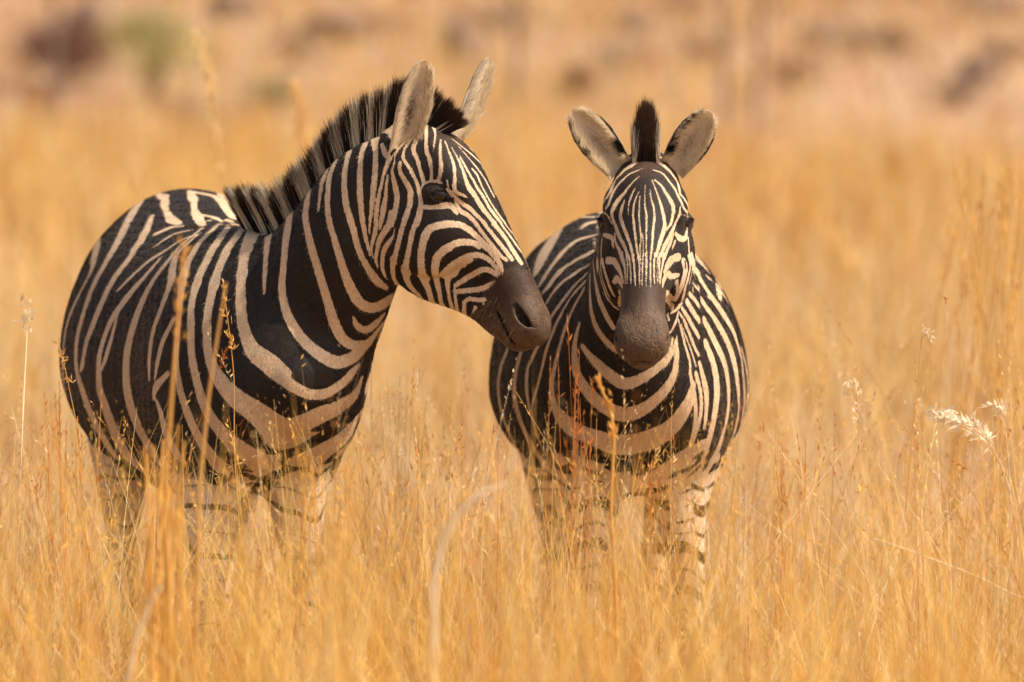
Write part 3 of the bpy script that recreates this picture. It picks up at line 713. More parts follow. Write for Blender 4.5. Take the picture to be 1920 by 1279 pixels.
def ear(Z, base, tip, n, W, parent, seed, back_dark=.0, rimk=0.0, A0=1.45, A1=1.05):
    """A cupped ear: shell with an outer and an inner skin, dark rim and tip, and long pale hairs inside."""
    base, tip = np.array(base), np.array(tip); e = tip - base; Lg = np.linalg.norm(e); e /= Lg
    n = np.array(n, float); n -= (n@e)*e; n /= np.linalg.norm(n); w = np.cross(e, n)
    nu, nv = 46, 40
    med = 1.0 if w@(Z.O - base) > 0 else -1.0
    prof = np.interp(np.linspace(0, 1, nu), [0, .12, .3, .5, .7, .85, .94, 1], [.72, .78, .92, 1.0, .93, .70, .45, .12])*W
    V, Cl = [], []
    r_ = np.random.default_rng(seed)
    for layer in (0, 1):
        for i in range(nu):
            u = i/(nu-1); A = A0*(1-u) + A1*u; rr = prof[i] - .0022*layer*min(1, (1-u)*8)
            for j in range(nv):
                v = -1 + 2*j/(nv-1)
                x = rr*math.sin(v*A)*1.0/(math.sin(min(A, 1.57))); d = rr*.58*math.cos(v*A) - (.0 if layer == 0 else .0022)
                p = base + e*(u*Lg) + w*x - n*d + n*(.012*math.sin(u*3.1)) + e*(.01*math.cos(v*2)*0)
                V.append(p)
                jit = r_.normal()*.02
                cream = np.array([.93, .80, .63]); dark = np.array([.022, .013, .010])
                if layer == 0:
                    k = smooth(u + jit*.6 + .04*math.sin(v*5), .62, .68)*(1 - smooth(u, .93, .955)) + (smooth(u, .12, .2)*(1 - smooth(u, .33, .40)))*.9*(abs(v - .25) < .42)
                    rim = smooth(abs(v) + jit, .86, .93)*smooth(u, .45, .55)*(1-smooth(u, .93, .96))
                    k = max(k*back_dark if u < .6 else k*max(back_dark, .6), rim*.9)
                    c = cream*(1-k) + dark*k
                else:
                    rim = smooth(abs(v) + jit, .80, .87)*smooth(u, .25, .4)*(1 - smooth(u, .93, .96))
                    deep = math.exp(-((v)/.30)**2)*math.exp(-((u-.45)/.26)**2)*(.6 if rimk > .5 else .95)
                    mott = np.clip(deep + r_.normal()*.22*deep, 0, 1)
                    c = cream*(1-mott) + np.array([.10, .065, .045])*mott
                    c = c*(1-rim*rimk) + dark*rim*rimk
                    sp = rimk*smooth(v*med + jit*3, .45, .6)*smooth(u + jit, .10, .15)*(1 - smooth(u + jit, .30, .37)); c = c*(1-sp) + dark*sp
                Cl.append((*c, 1))
    V = np.array(V); idx = np.arange(2*nu*nv).reshape(2, nu, nv)
    q = lambda I, fl: np.stack([I[:-1, :-1], I[1:, :-1], I[1:, 1:], I[:-1, 1:]][::(-1 if fl else 1)], -1).reshape(-1, 4)
    F = [q(idx[0], False), q(idx[1], True)]
    for j in (0, nv-1):
        s = np.stack([idx[0][:-1, j], idx[0][1:, j], idx[1][1:, j], idx[1][:-1, j]], -1); F.append(s if j == 0 else s[:, ::-1])
    F.append(np.stack([idx[0][-1, :-1], idx[0][-1, 1:], idx[1][-1, 1:], idx[1][-1, :-1]], -1))
    o = mesh_np('ear', V, np.concatenate(F), M_EAR, parent)
    attr(o.data, 'col', np.array(Cl), 'FLOAT_COLOR')
    # hairs inside and along the rim
    m = 2600; u = r_.random(m)**.9*.88 + .04; side = r_.choice([-1, 1], m); v = side*(1 - np.abs(r_.normal(0, .28, m))); v = np.clip(v, -.84 if rimk > .5 else -1, .84 if rimk > .5 else 1)
    inner = idx[1]; ii = (u*(nu-1)).astype(int); jj = ((v+1)/2*(nv-1)).astype(int)
    root = V[inner[ii, jj]]
    inward = -(w[None]*np.sign(v)[:, None])
    dr = e*.75 + inward*(.55*r_.random(m))[:, None] + n*.38 + r_.normal(0, .16, (m, 3))
    ln = .012 + .020*r_.random(m)*(1-.4*u)
    shade = (.75 + .35*r_.random(m))[:, None]; c0 = np.clip((np.array(Cl)[inner[ii, jj], :3]*.6 + np.array([.92, .78, .60])*.4*(np.array(Cl)[inner[ii, jj], :1] > .15))*1.08*shade, 0, .95)
    strands('ear_hair', root, dr, ln, np.full(m, .0012), c0, c0*1.05, M_HAIR, o, 3, None, seed)
    return o

def crest_path(Z, pts, n=400):
    P = catmull(np.array([[*at(x, y, Y), l] for x, y, Y, l in pts]), 12)
    s = np.concatenate([[0], np.cumsum(np.linalg.norm(np.diff(P[:, :3], axis=0), axis=1))])
    t = np.linspace(0, s[-1], n); Q = np.stack([np.interp(t, s, P[:, k]) for k in range(4)], 1)
    for i in range(n):
        loc, nn, _, d = Z.bvh.find_nearest(Vector(Q[i, :3])); Q[i, :3] = loc
    for k in range(3):                                       # keep the snapped path smooth
        Q[:, k] = np.convolve(np.pad(Q[:, k], 8, 'edge'), np.ones(17)/17, 'valid')
    return Q

def mane(Z, pts, up, bands, count, halfw, parent, seed, side_vec, lean=0.0, px_light=None, tip_dark=True):
    Q = crest_path(Z, pts); r_ = np.random.default_rng(seed); n = count
    f = r_.random(n)*(len(Q)-1.001); i = f.astype(int); fr = (f - i)[:, None]; j = np.minimum(i+1, len(Q)-1)
    base = Q[i]*(1-fr) + Q[j]*fr
    U = np.array([up(t) for t in f/(len(Q)-1)]); U /= np.linalg.norm(U, axis=1)[:, None]
    S = side_vec/np.linalg.norm(side_vec)
    lat = np.clip(r_.normal(0, .5, n), -1.1, 1.1)
    root = base[:, :3] + S*(lat*halfw)[:, None] - U*.012 - U*(np.abs(lat)**2*.008)[:, None]
    T = np.gradient(Q[:, :3], axis=0)[i]; T /= np.linalg.norm(T, axis=1)[:, None]
    d = U + S*(-lat*.06 + r_.normal(0, .06, n))[:, None] + T*(r_.normal(0, .026, n) + lean)[:, None]
    # hairs gather into tufts
    tuft = np.sin(f*.55 + np.sin(f*.13)*2)*.02; d += T*tuft[:, None]
    ln = base[:, 3]*(.86 + .2*r_.random(n)) * (1 - .22*np.abs(lat)) + .012
    ln *= 1 + .05*np.sin(f*.4)
    px = 960 + (base[:, 0]-CAM[0])/(base[:, 1]-CAM[1])*PXM
    xs = px + r_.normal(0, 1.2, n)
    light = np.zeros(n, bool)
    for a, b in bands: light |= (xs > a) & (xs < b)
    if not bands: light = (np.abs(lat) > .86) & (r_.random(n) < .7)
    light &= r_.random(n) < .98
    edge = r_.random(n) < .02; light ^= edge*(np.array(bands).size > 0)
    sh = (.7 + .5*r_.random(n))[:, None]
    c_l = np.clip(np.array([.95, .80, .62])*(.8 + .4*r_.random(n))[:, None], 0, .95); c_d = np.array([.020, .012, .009])*sh
    c0 = np.where(light[:, None], c_l, c_d)
    c1 = np.where(light[:, None], c_l*(.9 - .85*(r_.random(n)[:, None] < .5)), np.array([.065, .030, .015])*sh)
    return strands('mane', root, d, ln, np.full(n, .0017), c0, c1, M_HAIR, parent, 4, r_.normal(0, .03, (n, 3)), seed)

def finish_zebra(Z, label, txt, ears, mane_args, head_extra, legs_ring, seed):
    """coat pattern, eyes, ears, mane, whiskers; returns the top-level thing"""
    o = Z.body; root = bpy.data.objects.new('zebra', None); C.objects.link(root)
    gx, h, lt = Z.g(0); root.location = (gx[0], gx[1], 0)
    tag(root, label, 'zebra', 'zebras standing in the dry grass')
    Z.root = root
    L, X, K = lay_strokes(Z, txt)
    p = get_co(o.data)
    S = np.concatenate([L, X]); coat = sdist(p, S)
    # pale lower legs, banded dark; pale belly line
    tz = Z.torso(p); low = (p[:, 2] < .82) & (tz > .004)
    wob = .014*np.sin(p[:, 0]*31 + p[:, 1]*23) + .01*np.sin(p[:, 1]*57 + p[:, 2]*11)
    ph = (p[:, 2] + wob)/.052
    ring = np.abs(ph - np.floor(ph) - .5)*.052 - (.0095 if legs_ring else .0042)*(1 + .6*np.sin(ph*3.1))
    leg = np.minimum((.745 + 1.6*wob - p[:, 2])*.25, np.minimum(ring, .01))
    leg = np.where(p[:, 2] < .055, -.01, leg)
    coat = np.where(low, np.maximum(coat, leg), coat)
    if K is not None:
        kd = sdist(p, K); coat = np.minimum(coat, -kd)
    q = p - Z.O; a, f, l = q@Z.a, q@Z.f, q@Z.l
    onhead = (np.abs(l) < .2) & (f > -.3) & (a > -.05)
    mz = smooth(a - .10*np.clip(-f - .06, 0, .1) - .02*np.cos(l*40), .352, .392)*onhead
    mz = np.where(f < -.125, np.minimum(mz, 1)*smooth(a, .385, .42), mz)
    mz = mz - .30*smooth(coat, -.0005, .002)*(a < .40)
    tip = smooth(a, .41, .475)*onhead
    pale = np.maximum(smooth(-p[:, 2], -.84, -.66)*(coat > -1), .55*onhead*smooth(-f, .05, .10)*smooth(a, .12, .2))
    brow = np.exp(-((a-.05)/.04)**2 - (l/.05)**2)*(f > -.03)*onhead*.8
    eye = np.zeros(len(p))
    for s in (-1, 1):
        e1 = (a-.156)*.70 + (f+.0665)*.71; e2 = (f+.0665)*.70 - (a-.156)*.71; dd = np.sqrt((e1/.0255)**2 + (e2/.0122)**2 + ((l*s-.100)/.030)**2); eye = np.maximum(eye, (1 - smooth(dd, .78, 1.02)))
        for (A_, F_, L_0, w_) in ((.450, -.069, .054, .009), (.465, -.070, .054, .012), (.482, -.071, .050, .013), (.498, -.069, .045, .011)):
            dd = np.sqrt(((a - A_)/w_)**2 + ((f - F_)/w_)**2 + ((l*s - L_0)/(w_*1.3))**2); eye = np.maximum(eye, (1 - smooth(dd, .6, 1.15))*.95)  # nostril hollows darkened in the colour, standing in for their shade
    fr_ = smooth(a, .505, .53); line = (-.124 - .12*(a - .482))*(1 - fr_) + np.maximum(-.132, -.095 - 20*l*l)*fr_
    eye = np.maximum(eye, (1 - smooth(np.abs(f - line), .0012, .0042))*smooth(a, .425, .44)*.9)  # dark line painted along the mouth slit in place of its shade
    eye *= onhead
    eye = np.maximum(eye, (p[:, 2] < .05)*.7)
    me = o.data; attr(me, 'coat', coat); attr(me, 'muzzle', mz); attr(me, 'tip', tip); attr(me, 'brow', brow); attr(me, 'pale', pale); attr(me, 'skin', eye)
    me.materials.clear(); me.materials.append(M_COAT)
    # short lying coat hair
    rf = np.random.default_rng(seed + 77); nh = 40000 if DRAFT else 240000
    nmv = np.empty(len(p)*3, np.float32); me.vertex_normals.foreach_get('vector', nmv); nmv = nmv.reshape(-1, 3)
    area_w = np.where(onhead & (a > 0) & (a < .6), .35, 1.0)*(p[:, 2] > .45)*(mz < .5)*(eye < .3); area_w /= area_w.sum()
    i = rf.choice(len(p), nh, p=area_w); rt_ = p[i] + rf.normal(0, .0015, (nh, 3)); nv_ = nmv[i]
    rt_ -= nv_*((rt_ - p[i])*nv_).sum(1)[:, None]
    hd_ = onhead[i] & (a[i] > -.02)
    flow = np.where(hd_[:, None], Z.a*.9, -h*.6 + np.array([0, 0, -.8])) + rf.normal(0, .22, (nh, 3))
    tg = flow - nv_*(flow*nv_).sum(1)[:, None]; tg /= np.linalg.norm(tg, axis=1)[:, None] + 1e-6
    dr_ = tg + nv_*rf.uniform(.12, .42, nh)[:, None]
    cv = coat[i] + rf.normal(0, .0007, nh); sh_ = rf.uniform(.68, 1.15, nh)[:, None]
    cc = np.where((cv > 0)[:, None], np.clip((np.array([.82, .635, .44])*(1 - pale[i][:, None]) + np.array([.90, .76, .60])*pale[i][:, None])*sh_, 0, .95), np.array([.020, .0135, .011])*sh_)
    bl = (brow[i]*.8)[:, None]; cc = np.where((cv > 0)[:, None], cc, cc*(1-bl) + np.array([.10, .055, .033])*bl)
    fur = strands('fur', rt_ - nv_*.0004, dr_, np.where(hd_, rf.uniform(.003, .0055, nh), rf.uniform(.005, .009, nh)), np.full(nh, .0009), cc, cc, M_HAIR, None, 1, None, seed)
    # children are kept in world coordinates relative to the thing
    hold = [fur]
    W = lambda A, F, Lt: Z.O + Z.a*A + Z.f*F + Z.l*Lt
    for s in (-1, 1):
        bm = bmesh.new(); bmesh.ops.create_uvsphere(bm, u_segments=32, v_segments=20, radius=.0226)
        me2 = bpy.data.meshes.new('eye'); bm.to_mesh(me2); bm.free(); me2.shade_smooth(); me2.materials.append(M_EYE)
        eo = bpy.data.objects.new('eye', me2); C.objects.link(eo); eo.location = W(.148, -.0755, s*.082); hold.append(eo)
        # lashes on the upper lid
        r_ = np.random.default_rng(seed + 5); m = 90; t = np.linspace(-1, 1, m)
        rt = np.array([W(.155 + .70*.022*x - .71*.011*math.sqrt(max(0, 1-x*x)), -.0665 + .71*.022*x + .70*.011*math.sqrt(max(0, 1-x*x)), s*(.1005 - .004*x*x)) for x in t])
        dr = np.tile(Z.l*s*1.0 + Z.f*.05 - Z.f*.3, (m, 1)) + Z.a*(t*.5)[:, None] + r_.normal(0, .08, (m, 3))
        c = np.tile(np.array([.02, .012, .01]), (m, 1))
        lash = strands('eyelashes', rt, dr, np.full(m, .012), np.full(m, .0008), c, c, M_HAIR, None, 3, np.tile(-Z.f*.4, (m, 1)), 3); hold.append(lash)
    r_ = np.random.default_rng(seed + 9); m = 130                       # whiskers on lips and chin
    rt, dr = [], []
    for k in range(m):
        A = r_.uniform(.40, .50); F = r_.uniform(-.165, -.10); Lt = r_.uniform(-.05, .05)
        loc, nn, _, d = Z.bvh.find_nearest(Vector(W(A, F, Lt*1.6))); rt.append(loc); dr.append(np.array(nn) + Z.a*.3 - np.array([0, 0, .4]) + r_.normal(0, .3, 3))
    c = np.tile(np.array([.30, .20, .12]), (m, 1))
    hold.append(strands('whiskers', np.array(rt), np.array(dr), r_.uniform(.012, .04, m), np.full(m, .0006), c, c, M_HAIR, None, 4, r_.normal(0, .3, (m, 3)), 4))
    for e in ears: hold.append(ear(Z, *e[:4], None, seed + len(hold), *e[4:]))
    for k, ma in enumerate(mane_args): hold.append(mane(Z, *ma[:5], None, seed + k, *ma[5:]))
    hold.append(o)
    bpy.context.view_layer.update()
    inv = Matrix.Translation(-root.location)
    for c in hold:
        c.parent = root; c.matrix_parent_inverse = inv
    return root
# ------------------------------------------------------------------ the two zebras
def V_(x, y, z): return np.array([x, y, z], float)
z1_ears = [(at(752, 292, -.20), at(797, 113, -.24), V_(.50, -.85, .10), .045, .15, .25),
           (at(858, 258, -.04), at(918, 110, .02), V_(.86, -.42, .15), .039, 1.0, .3)]
z1_crest = [(462, 420, .22, .105), (530, 380, .14, .128), (600, 322, .06, .125), (657, 268, -.02, .125), (712, 225, -.08, .118), (765, 208, -.12, .095),
            (815, 214, -.14, .075), (848, 236, -.17, .055)]
z1_bands = [(468, 481), (500, 511), (525, 536), (550, 563), (582, 600), (615, 627), (643, 655), (672, 684), (695, 706), (719, 730)]
def up1(t):
    k = [(-.50, .05, .85), (-.42, .03, .9), (-.33, 0, .93), (-.22, 0, .97), (-.02, 0, 1), (.35, -.1, .85), (.75, -.2, .35)]
    x = t*(len(k)-1); i = min(int(x), len(k)-2); return np.array(k[i])*(1-(x-i)) + np.array(k[i+1])*(x-i)
z1r = finish_zebra(z1, 'zebra at the left turned side on with its head in profile facing right', S1, z1_ears,
                   [(z1_crest, up1, z1_bands, 22000, .019, V_(.45, .89, 0))], None, False, 11)
z2_ears = [(at(1166, 322, -.10), at(1074, 206, -.14), V_(-.10, -.95, .25), .045, .6, 1.0),
           (at(1258, 322, -.10), at(1332, 210, -.14), V_(.25, -.93, .25), .045, .6, 1.0)]
z2_crest = [(1212, 312, -.12, .05), (1212, 300, -.08, .095), (1211, 300, -.02, .118), (1210, 315, .04, .10), (1208, 345, .10, .09), (1204, 390, .18, .085), (1198, 430, .28, .07)]
def up2(t): return np.array([0, -.10 + .35*t, 1.0])
z2r = finish_zebra(z2, 'zebra at the right facing the camera head on with both ears spread', S2, z2_ears,
                   [(z2_crest, up2, [], 13000, .027, V_(1, 0, 0))], None, True, 31)
# ------------------------------------------------------------------ ground and dry grass
def vnoise(x, y, s, seed):
    """smooth value noise in numpy"""
    r_ = np.random.default_rng(seed); T = r_.random((256, 256)); x = x/s; y = y/s
    xi = np.floor(x).astype(int); yi = np.floor(y).astype(int); fx = x - xi; fy = y - yi
    fx = fx*fx*(3-2*fx); fy = fy*fy*(3-2*fy); g = lambda a, b: T[a % 256, b % 256]
    return (g(xi, yi)*(1-fx) + g(xi+1, yi)*fx)*(1-fy) + (g(xi, yi+1)*(1-fx) + g(xi+1, yi+1)*fx)*fy
def ground_z(x, y):
    x = np.asarray(x, float); y = np.asarray(y, float)
    s = np.clip(y - 42, 0, None)
    z = .062*s + .0009*s*s + (vnoise(x, y, 9, 3) - .5)*.9*smooth(y, 46, 90) + (vnoise(x, y, 2.2, 4) - .5)*.22*smooth(y, 40, 60)
    return z + (vnoise(x, y, 3, 5) - .5)*.05
gx = np.concatenate([np.linspace(-400, -30, 20), np.linspace(-28, 28, 113), np.linspace(30, 400, 20)])
gy = np.concatenate([np.linspace(-60, -20, 9), np.linspace(-18, 100, 237), np.linspace(104, 420, 60)])
GX, GY = np.meshgrid(gx, gy, indexing='ij'); idx = np.arange(GX.size).reshape(GX.shape)
gF = np.stack([idx[:-1, :-1], idx[1:, :-1], idx[1:, 1:], idx[:-1, 1:]], -1).reshape(-1, 4)
M_SOIL, N, Lk, P = mat('dry_soil')
c = mix(N, Lk, ramp(N, Lk, noise(N, .35, 4, .6), [(.38, 0.0), (.62, 1.0)]), (.40, .25, .155), (.29, .165, .105))
c = mix(N, Lk, math_(N, Lk, 'MULTIPLY', ramp(N, Lk, noise(N, 1.6, 4, .65), [(.45, 0.0), (.68, 1.0)]), .6), c, (.42, .28, .175))
c = mix(N, Lk, math_(N, Lk, 'MULTIPLY', ramp(N, Lk, noise(N, .8, 3, .6, vec_scaled(N, Lk, 1, .6, 1), Lk), [(.58, 0.0), (.66, 1.0)]), .7), c, (.21, .115, .085))
Lk.new(c, P.inputs['Base Color']); P.inputs['Roughness'].default_value = .95
b = N.new('ShaderNodeBump'); b.inputs['Distance'].default_value = .05; Lk.new(noise(N, 12, 5, .7), b.inputs['Height']); Lk.new(b.outputs[0], P.inputs['Normal'])
ground = mesh_np('ground', np.stack([GX, GY, ground_z(GX, GY)], -1).reshape(-1, 3), gF, M_SOIL)
tag(ground, 'dry sandy ground under the grass rising to a stony slope behind', kind='structure')

M_GRASS, N, Lk, P = mat('dry_grass')
P.inputs['Roughness'].default_value = .6; P.inputs['Specular IOR Level'].default_value = .25
gc = at_(N, 'col', 'Color'); Lk.new(gc, P.inputs['Base Color'])
tr = N.new('ShaderNodeBsdfTranslucent'); Lk.new(gc, tr.inputs['Color']); ms = N.new('ShaderNodeMixShader'); ms.inputs[0].default_value = .34
Lk.new(P.outputs[0], ms.inputs[1]); Lk.new(tr.outputs[0], ms.inputs[2]); Lk.new(ms.outputs[0], N['Material Output'].inputs[0])

GOLD = np.array([.80, .53, .165]); STRAW = np.array([.83, .65, .37]); PALE = np.array([.88, .76, .55]); RUST = np.array([.50, .165, .035]); ROOT = np.array([.30, .175, .095]); OCHRE = np.array([.66, .36, .085])
def ribbons(roots, H, lean, bend, width, col, segs, r_, colroot=None, face=None, taper=.85):
    """curved grass ribbons -> V (n,segs+1,2,3), colours"""
    n = len(roots); az = r_.uniform(0, 2*math.pi, n) if face is None else face
    baz = r_.uniform(0, 2*math.pi, n)
    ld = np.stack([np.cos(az), np.sin(az), np.zeros(n)], 1); bd = np.stack([np.cos(baz), np.sin(baz), np.zeros(n)], 1)
    faz = r_.uniform(-.9, .9, n); side = np.stack([np.cos(faz), np.sin(faz), np.zeros(n)], 1)   # ribbons look mostly this way
    V = np.zeros((n, segs+1, 2, 3)); Cc = np.ones((n, segs+1, 2, 4))
    for k in range(segs+1):
        t = k/segs
        drop = bend*t**3
        c = roots + ld*(lean*H*t)[:, None] + bd*(bend*H*t*t*.8)[:, None]
        c[:, 2] += H*t - drop*H*.55
        w = width*(1 - taper*t**1.3)*.5
        V[:, k, 0] = c - side*w[:, None]; V[:, k, 1] = c + side*w[:, None]
        cr_ = (ROOT if colroot is None else colroot)
        m_ = min(1, t*1.9 + .10)
        Cc[:, k, :, :3] = (cr_*(1-m_) + col*m_)[:, None, :]
    return V, Cc
def to_mesh(name, parts, material, parent=None):
    Vs, Fs, Cs, off = [], [], [], 0
    for V, Cc in parts:
        n, s = V.shape[:2]; idx = np.arange(n*s*2).reshape(n, s, 2) + off; off += n*s*2
        Fs.append(np.stack([idx[:, :-1, 0], idx[:, :-1, 1], idx[:, 1:, 1], idx[:, 1:, 0]], -1).reshape(-1, 4)); Vs.append(V.reshape(-1, 3)); Cs.append(Cc.reshape(-1, 4))
    o = mesh_np(name, np.concatenate(Vs), np.concatenate(Fs), material, parent, smooth=False)
    attr(o.data, 'col', np.concatenate(Cs), 'FLOAT_COLOR'); return o
def spikelets(base, axis, L_, n_per, col, size, r_, spread=.5, width=.22):
    """small flat seed leaves along a stem top: base (m,3), axis (m,3)"""
    m = len(base); k = m*n_per; t = r_.random(k); i = np.repeat(np.arange(m), n_per)
    p = base[i] + axis[i]*(L_[i]*t)[:, None]
    d = axis[i] + r_.normal(0, spread, (k, 3)); d /= np.linalg.norm(d, axis=1)[:, None]
    sd = np.cross(d, r_.normal(size=(k, 3))); sd /= np.linalg.norm(sd, axis=1)[:, None]
    s = size*(.6 + .8*r_.random(k))*(1.1 - .5*t)
    V = np.zeros((k, 3, 2, 3)); Cc = np.ones((k, 3, 2, 4)); Cc[..., :3] = (col[i]*(.8 + .4*r_.random(k))[:, None])[:, None, None, :]
    for j, (u, w) in enumerate(((0, .15), (.45, 1), (1, .05))):
        c = p + d*(s*u)[:, None]; V[:, j, 0] = c - sd*(s*width*w*.5)[:, None]; V[:, j, 1] = c + sd*(s*width*w*.5)[:, None]
    return V, Cc
def body_clear(x, y):
    """how free of a zebra's trunk a spot is: 0 under the body, 1 well clear"""
    out = np.ones(len(x))
    for Z in (z1, z2):
        c = Z.torso.c[:, :2]; d = np.full(len(x), 9.0)
        for i in range(len(c)-1):
            a, ab = c[i], c[i+1]-c[i]; t = np.clip(((x-a[0])*ab[0] + (y-a[1])*ab[1])/(ab@ab), 0, 1)
            d = np.minimum(d, np.hypot(x-a[0]-t*ab[0], y-a[1]-t*ab[1]))
        out = np.minimum(out, smooth(d, .30, .40))
    return out
def field_of_grass(name, label, d0, d1, dens, hmean, width, seed, segs=6, wide=.117*1.25, blades=.5, seeds=0.0, pal=(.42, .30, .12, .10), hvar=.22, lean=.10, bendy=.25, patch=1.2, hcap=1.4, xtra=.5, tint=(1, 1, 1)):
    r_ = np.random.default_rng(seed)
    area = wide*(d1*d1 - d0*d0) + (d1-d0)*1.0; n = int((area + (d1-d0)*2*(xtra-.5))*dens)
    d = np.sqrt(r_.uniform(d0*d0, d1*d1, n)); x = r_.uniform(-1, 1, n)*(wide*d + xtra); y = d - 16
    # tussocks
    dn = vnoise(x, y, .16, seed)*.55 + vnoise(x, y, patch, seed+1)*.65
    keep = r_.random(n) < np.clip(dn*3.0 - 1.0, .05, 1); x, y = x[keep], y[keep]; n = len(x)
    z = ground_z(x, y); hn = vnoise(x, y, .6, seed+2)*.5 + vnoise(x, y, patch*1.7, seed+3)*.5
    H = hmean*(.55 + .9*hn)*np.exp(r_.normal(0, hvar, n))
    H = np.minimum(H, hmean*hcap*(1 - .12*r_.random(n)))
    bc = body_clear(x, y); H = H*(bc + (1-bc)*.80) if d0 < 20 else H
    H = H*(1 + .10*smooth(-y, 0, 1.2)) if d0 < 20 else H
    kind = r_.random(n); isb = kind < blades
    H = np.where(isb, H*.72, H)
    cn = vnoise(x, y, .45, seed+4)*.5 + vnoise(x, y, 2.5, seed+5)*.5 + r_.normal(0, .16, n)
    q = np.cumsum(pal); u = np.clip(cn, 0, .999)
    u = np.argsort(np.argsort(u))/max(1, n)
    base = np.where((u < q[0])[:, None], GOLD, np.where((u < q[1])[:, None], STRAW, np.where((u < q[2])[:, None], PALE, np.where((u < q[3])[:, None], RUST, OCHRE))))
    colr = base*np.array(tint)*(.76 + .44*r_.random(n))[:, None]; colr = np.clip(colr, 0, .92)
    w = width*np.where(isb, 2.0, 1.0)*(.6 + .8*r_.random(n))
    ben = np.where(isb, np.abs(r_.normal(0, bendy*2.0, n)), np.abs(r_.normal(0, bendy*.6, n)))
    stray = r_.random(n) < .13; ln = np.abs(r_.normal(0, lean, n)) + stray*r_.uniform(.2, .9, n)
    roots = np.stack([x, y, z - .01], 1)
    V, Cc = ribbons(roots, H, ln, ben, w, colr, segs, r_)
    parts = [(V, Cc)]
    if seeds > 0:
        s = np.where(~isb & (r_.random(n) < seeds))[0]
        top = V[s, -1].mean(1); pre = V[s, -2].mean(1); ax = top - pre; ax /= np.linalg.norm(ax, axis=1)[:, None] + 1e-9
        Ls = H[s]*.16 + .03
        parts.append(spikelets(top - ax*Ls[:, None]*.6, ax, Ls, 12, colr[s]*np.array([1.0, .92, .85]), .013, r_, .38))
    o = to_mesh(name, parts, M_GRASS); tag(o, label, kind='stuff'); return o
if True:
    WARM = (1.03, .93, .66)
    field_of_grass('dry_grass', 'soft golden grass nearest the viewer along the bottom', 9.2, 13.2, 560, .96, .0044, 101, segs=6, blades=.5, seeds=.35, pal=(.46, .24, .12, .07), hvar=.22, lean=.26, bendy=.45, patch=.5, hcap=1.10, tint=WARM)
    field_of_grass('dry_grass', 'dense dry golden grass before the legs of both zebras', 13.2, 15.5, 1250, .80, .0029, 202, segs=7, blades=.45, seeds=.30, pal=(.40, .24, .14, .12), hvar=.25, lean=.28, bendy=.42, patch=.4, hcap=1.14, tint=(1.02, .96, .80))
    field_of_grass('dry_grass', 'dry golden grass standing around and just behind the zebras', 15.5, 17.5, 700, .62, .0026, 203, segs=7, blades=.4, seeds=.30, pal=(.36, .26, .18, .12), hvar=.30, lean=.28, bendy=.42, patch=.5, hcap=1.3, tint=(1.0, .97, .86))
    field_of_grass('dry_grass', 'broad curling dry leaves low among the grass stems', 12.6, 17.5, 190, .68, .0040, 222, segs=9, blades=1.0, pal=(.20, .35, .38, .02), hvar=.3, lean=.45, bendy=.75, patch=.5, hcap=1.35)
    field_of_grass('dry_grass', 'fine pale grass stems between the zebras', 14.4, 18.5, 85, .84, .0026, 212, segs=8, blades=.1, seeds=.8, pal=(.34, .30, .18, .16), hvar=.22, lean=.36, bendy=.30, patch=.6, hcap=1.25)
    field_of_grass('dry_grass', 'short thin dry grass on the open ground behind the zebras', 17.5, 25, 330, .44, .0036, 303, segs=5, blades=.5, seeds=.15, pal=(.34, .32, .16, .07), hvar=.38, lean=.25, bendy=.45, patch=.9, hcap=2.0)
    field_of_grass('dry_grass', 'dry golden grass some way behind the zebras', 25, 32, 300, .60, .0050, 313, segs=5, blades=.5, seeds=.1, pal=(.42, .28, .12, .05), hvar=.32, lean=.2, bendy=.4, patch=1.4, hcap=1.6, xtra=2)
    field_of_grass('dry_grass', 'blurred golden grass of the middle distance', 32, 58, 85, .52, .010, 404, segs=4, blades=.5, pal=(.44, .28, .08, .07), patch=2.2, hvar=.35, lean=.22, hcap=1.7, xtra=5, tint=(1.0, .95, .82))
    field_of_grass('dry_grass', 'thin tan grass scattered up the far slope', 58, 105, 50, .38, .014, 505, segs=4, blades=.6, pal=(.24, .28, .10, .10), patch=4.0, hvar=.4, lean=.25, xtra=6)
# ------------------------------------------------------------------ single plants, shrubs and stones
def thing(name, loc, label, cat, group=None):
    o = bpy.data.objects.new(name, None); C.objects.link(o); o.location = loc; tag(o, label, cat, group); return o
def adopt(root, *kids):
    bpy.context.view_layer.update()
    for k in kids: k.parent = root; k.matrix_parent_inverse = Matrix.Translation(-root.location)
def ground_hit(px, py):
    d = ray(px, py); t = np.linspace(14, 200, 4000); P = CAM + d*t[:, None]
    k = np.where(P[:, 2] < ground_z(P[:, 0], P[:, 1]))[0]
    return P[k[0]] if len(k) else P[-1]
def tube(path, rad, sides=6):
    path = np.asarray(path, float); n = len(path); T = np.gradient(path, axis=0); T /= np.linalg.norm(T, axis=1)[:, None] + 1e-9
    A = np.cross(T, [0.3, .9, .2]); A /= np.linalg.norm(A, axis=1)[:, None]; B = np.cross(T, A); rad = np.broadcast_to(rad, (n,))
    th = np.linspace(0, 2*math.pi, sides, endpoint=False)
    V = path[:, None] + rad[:, None, None]*(A[:, None]*np.cos(th)[None, :, None] + B[:, None]*np.sin(th)[None, :, None])
    I = np.arange(n*sides).reshape(n, sides); J = np.roll(I, -1, 1)
    return V.reshape(-1, 3), np.stack([I[:-1], J[:-1], J[1:], I[1:]], -1).reshape(-1, 4)
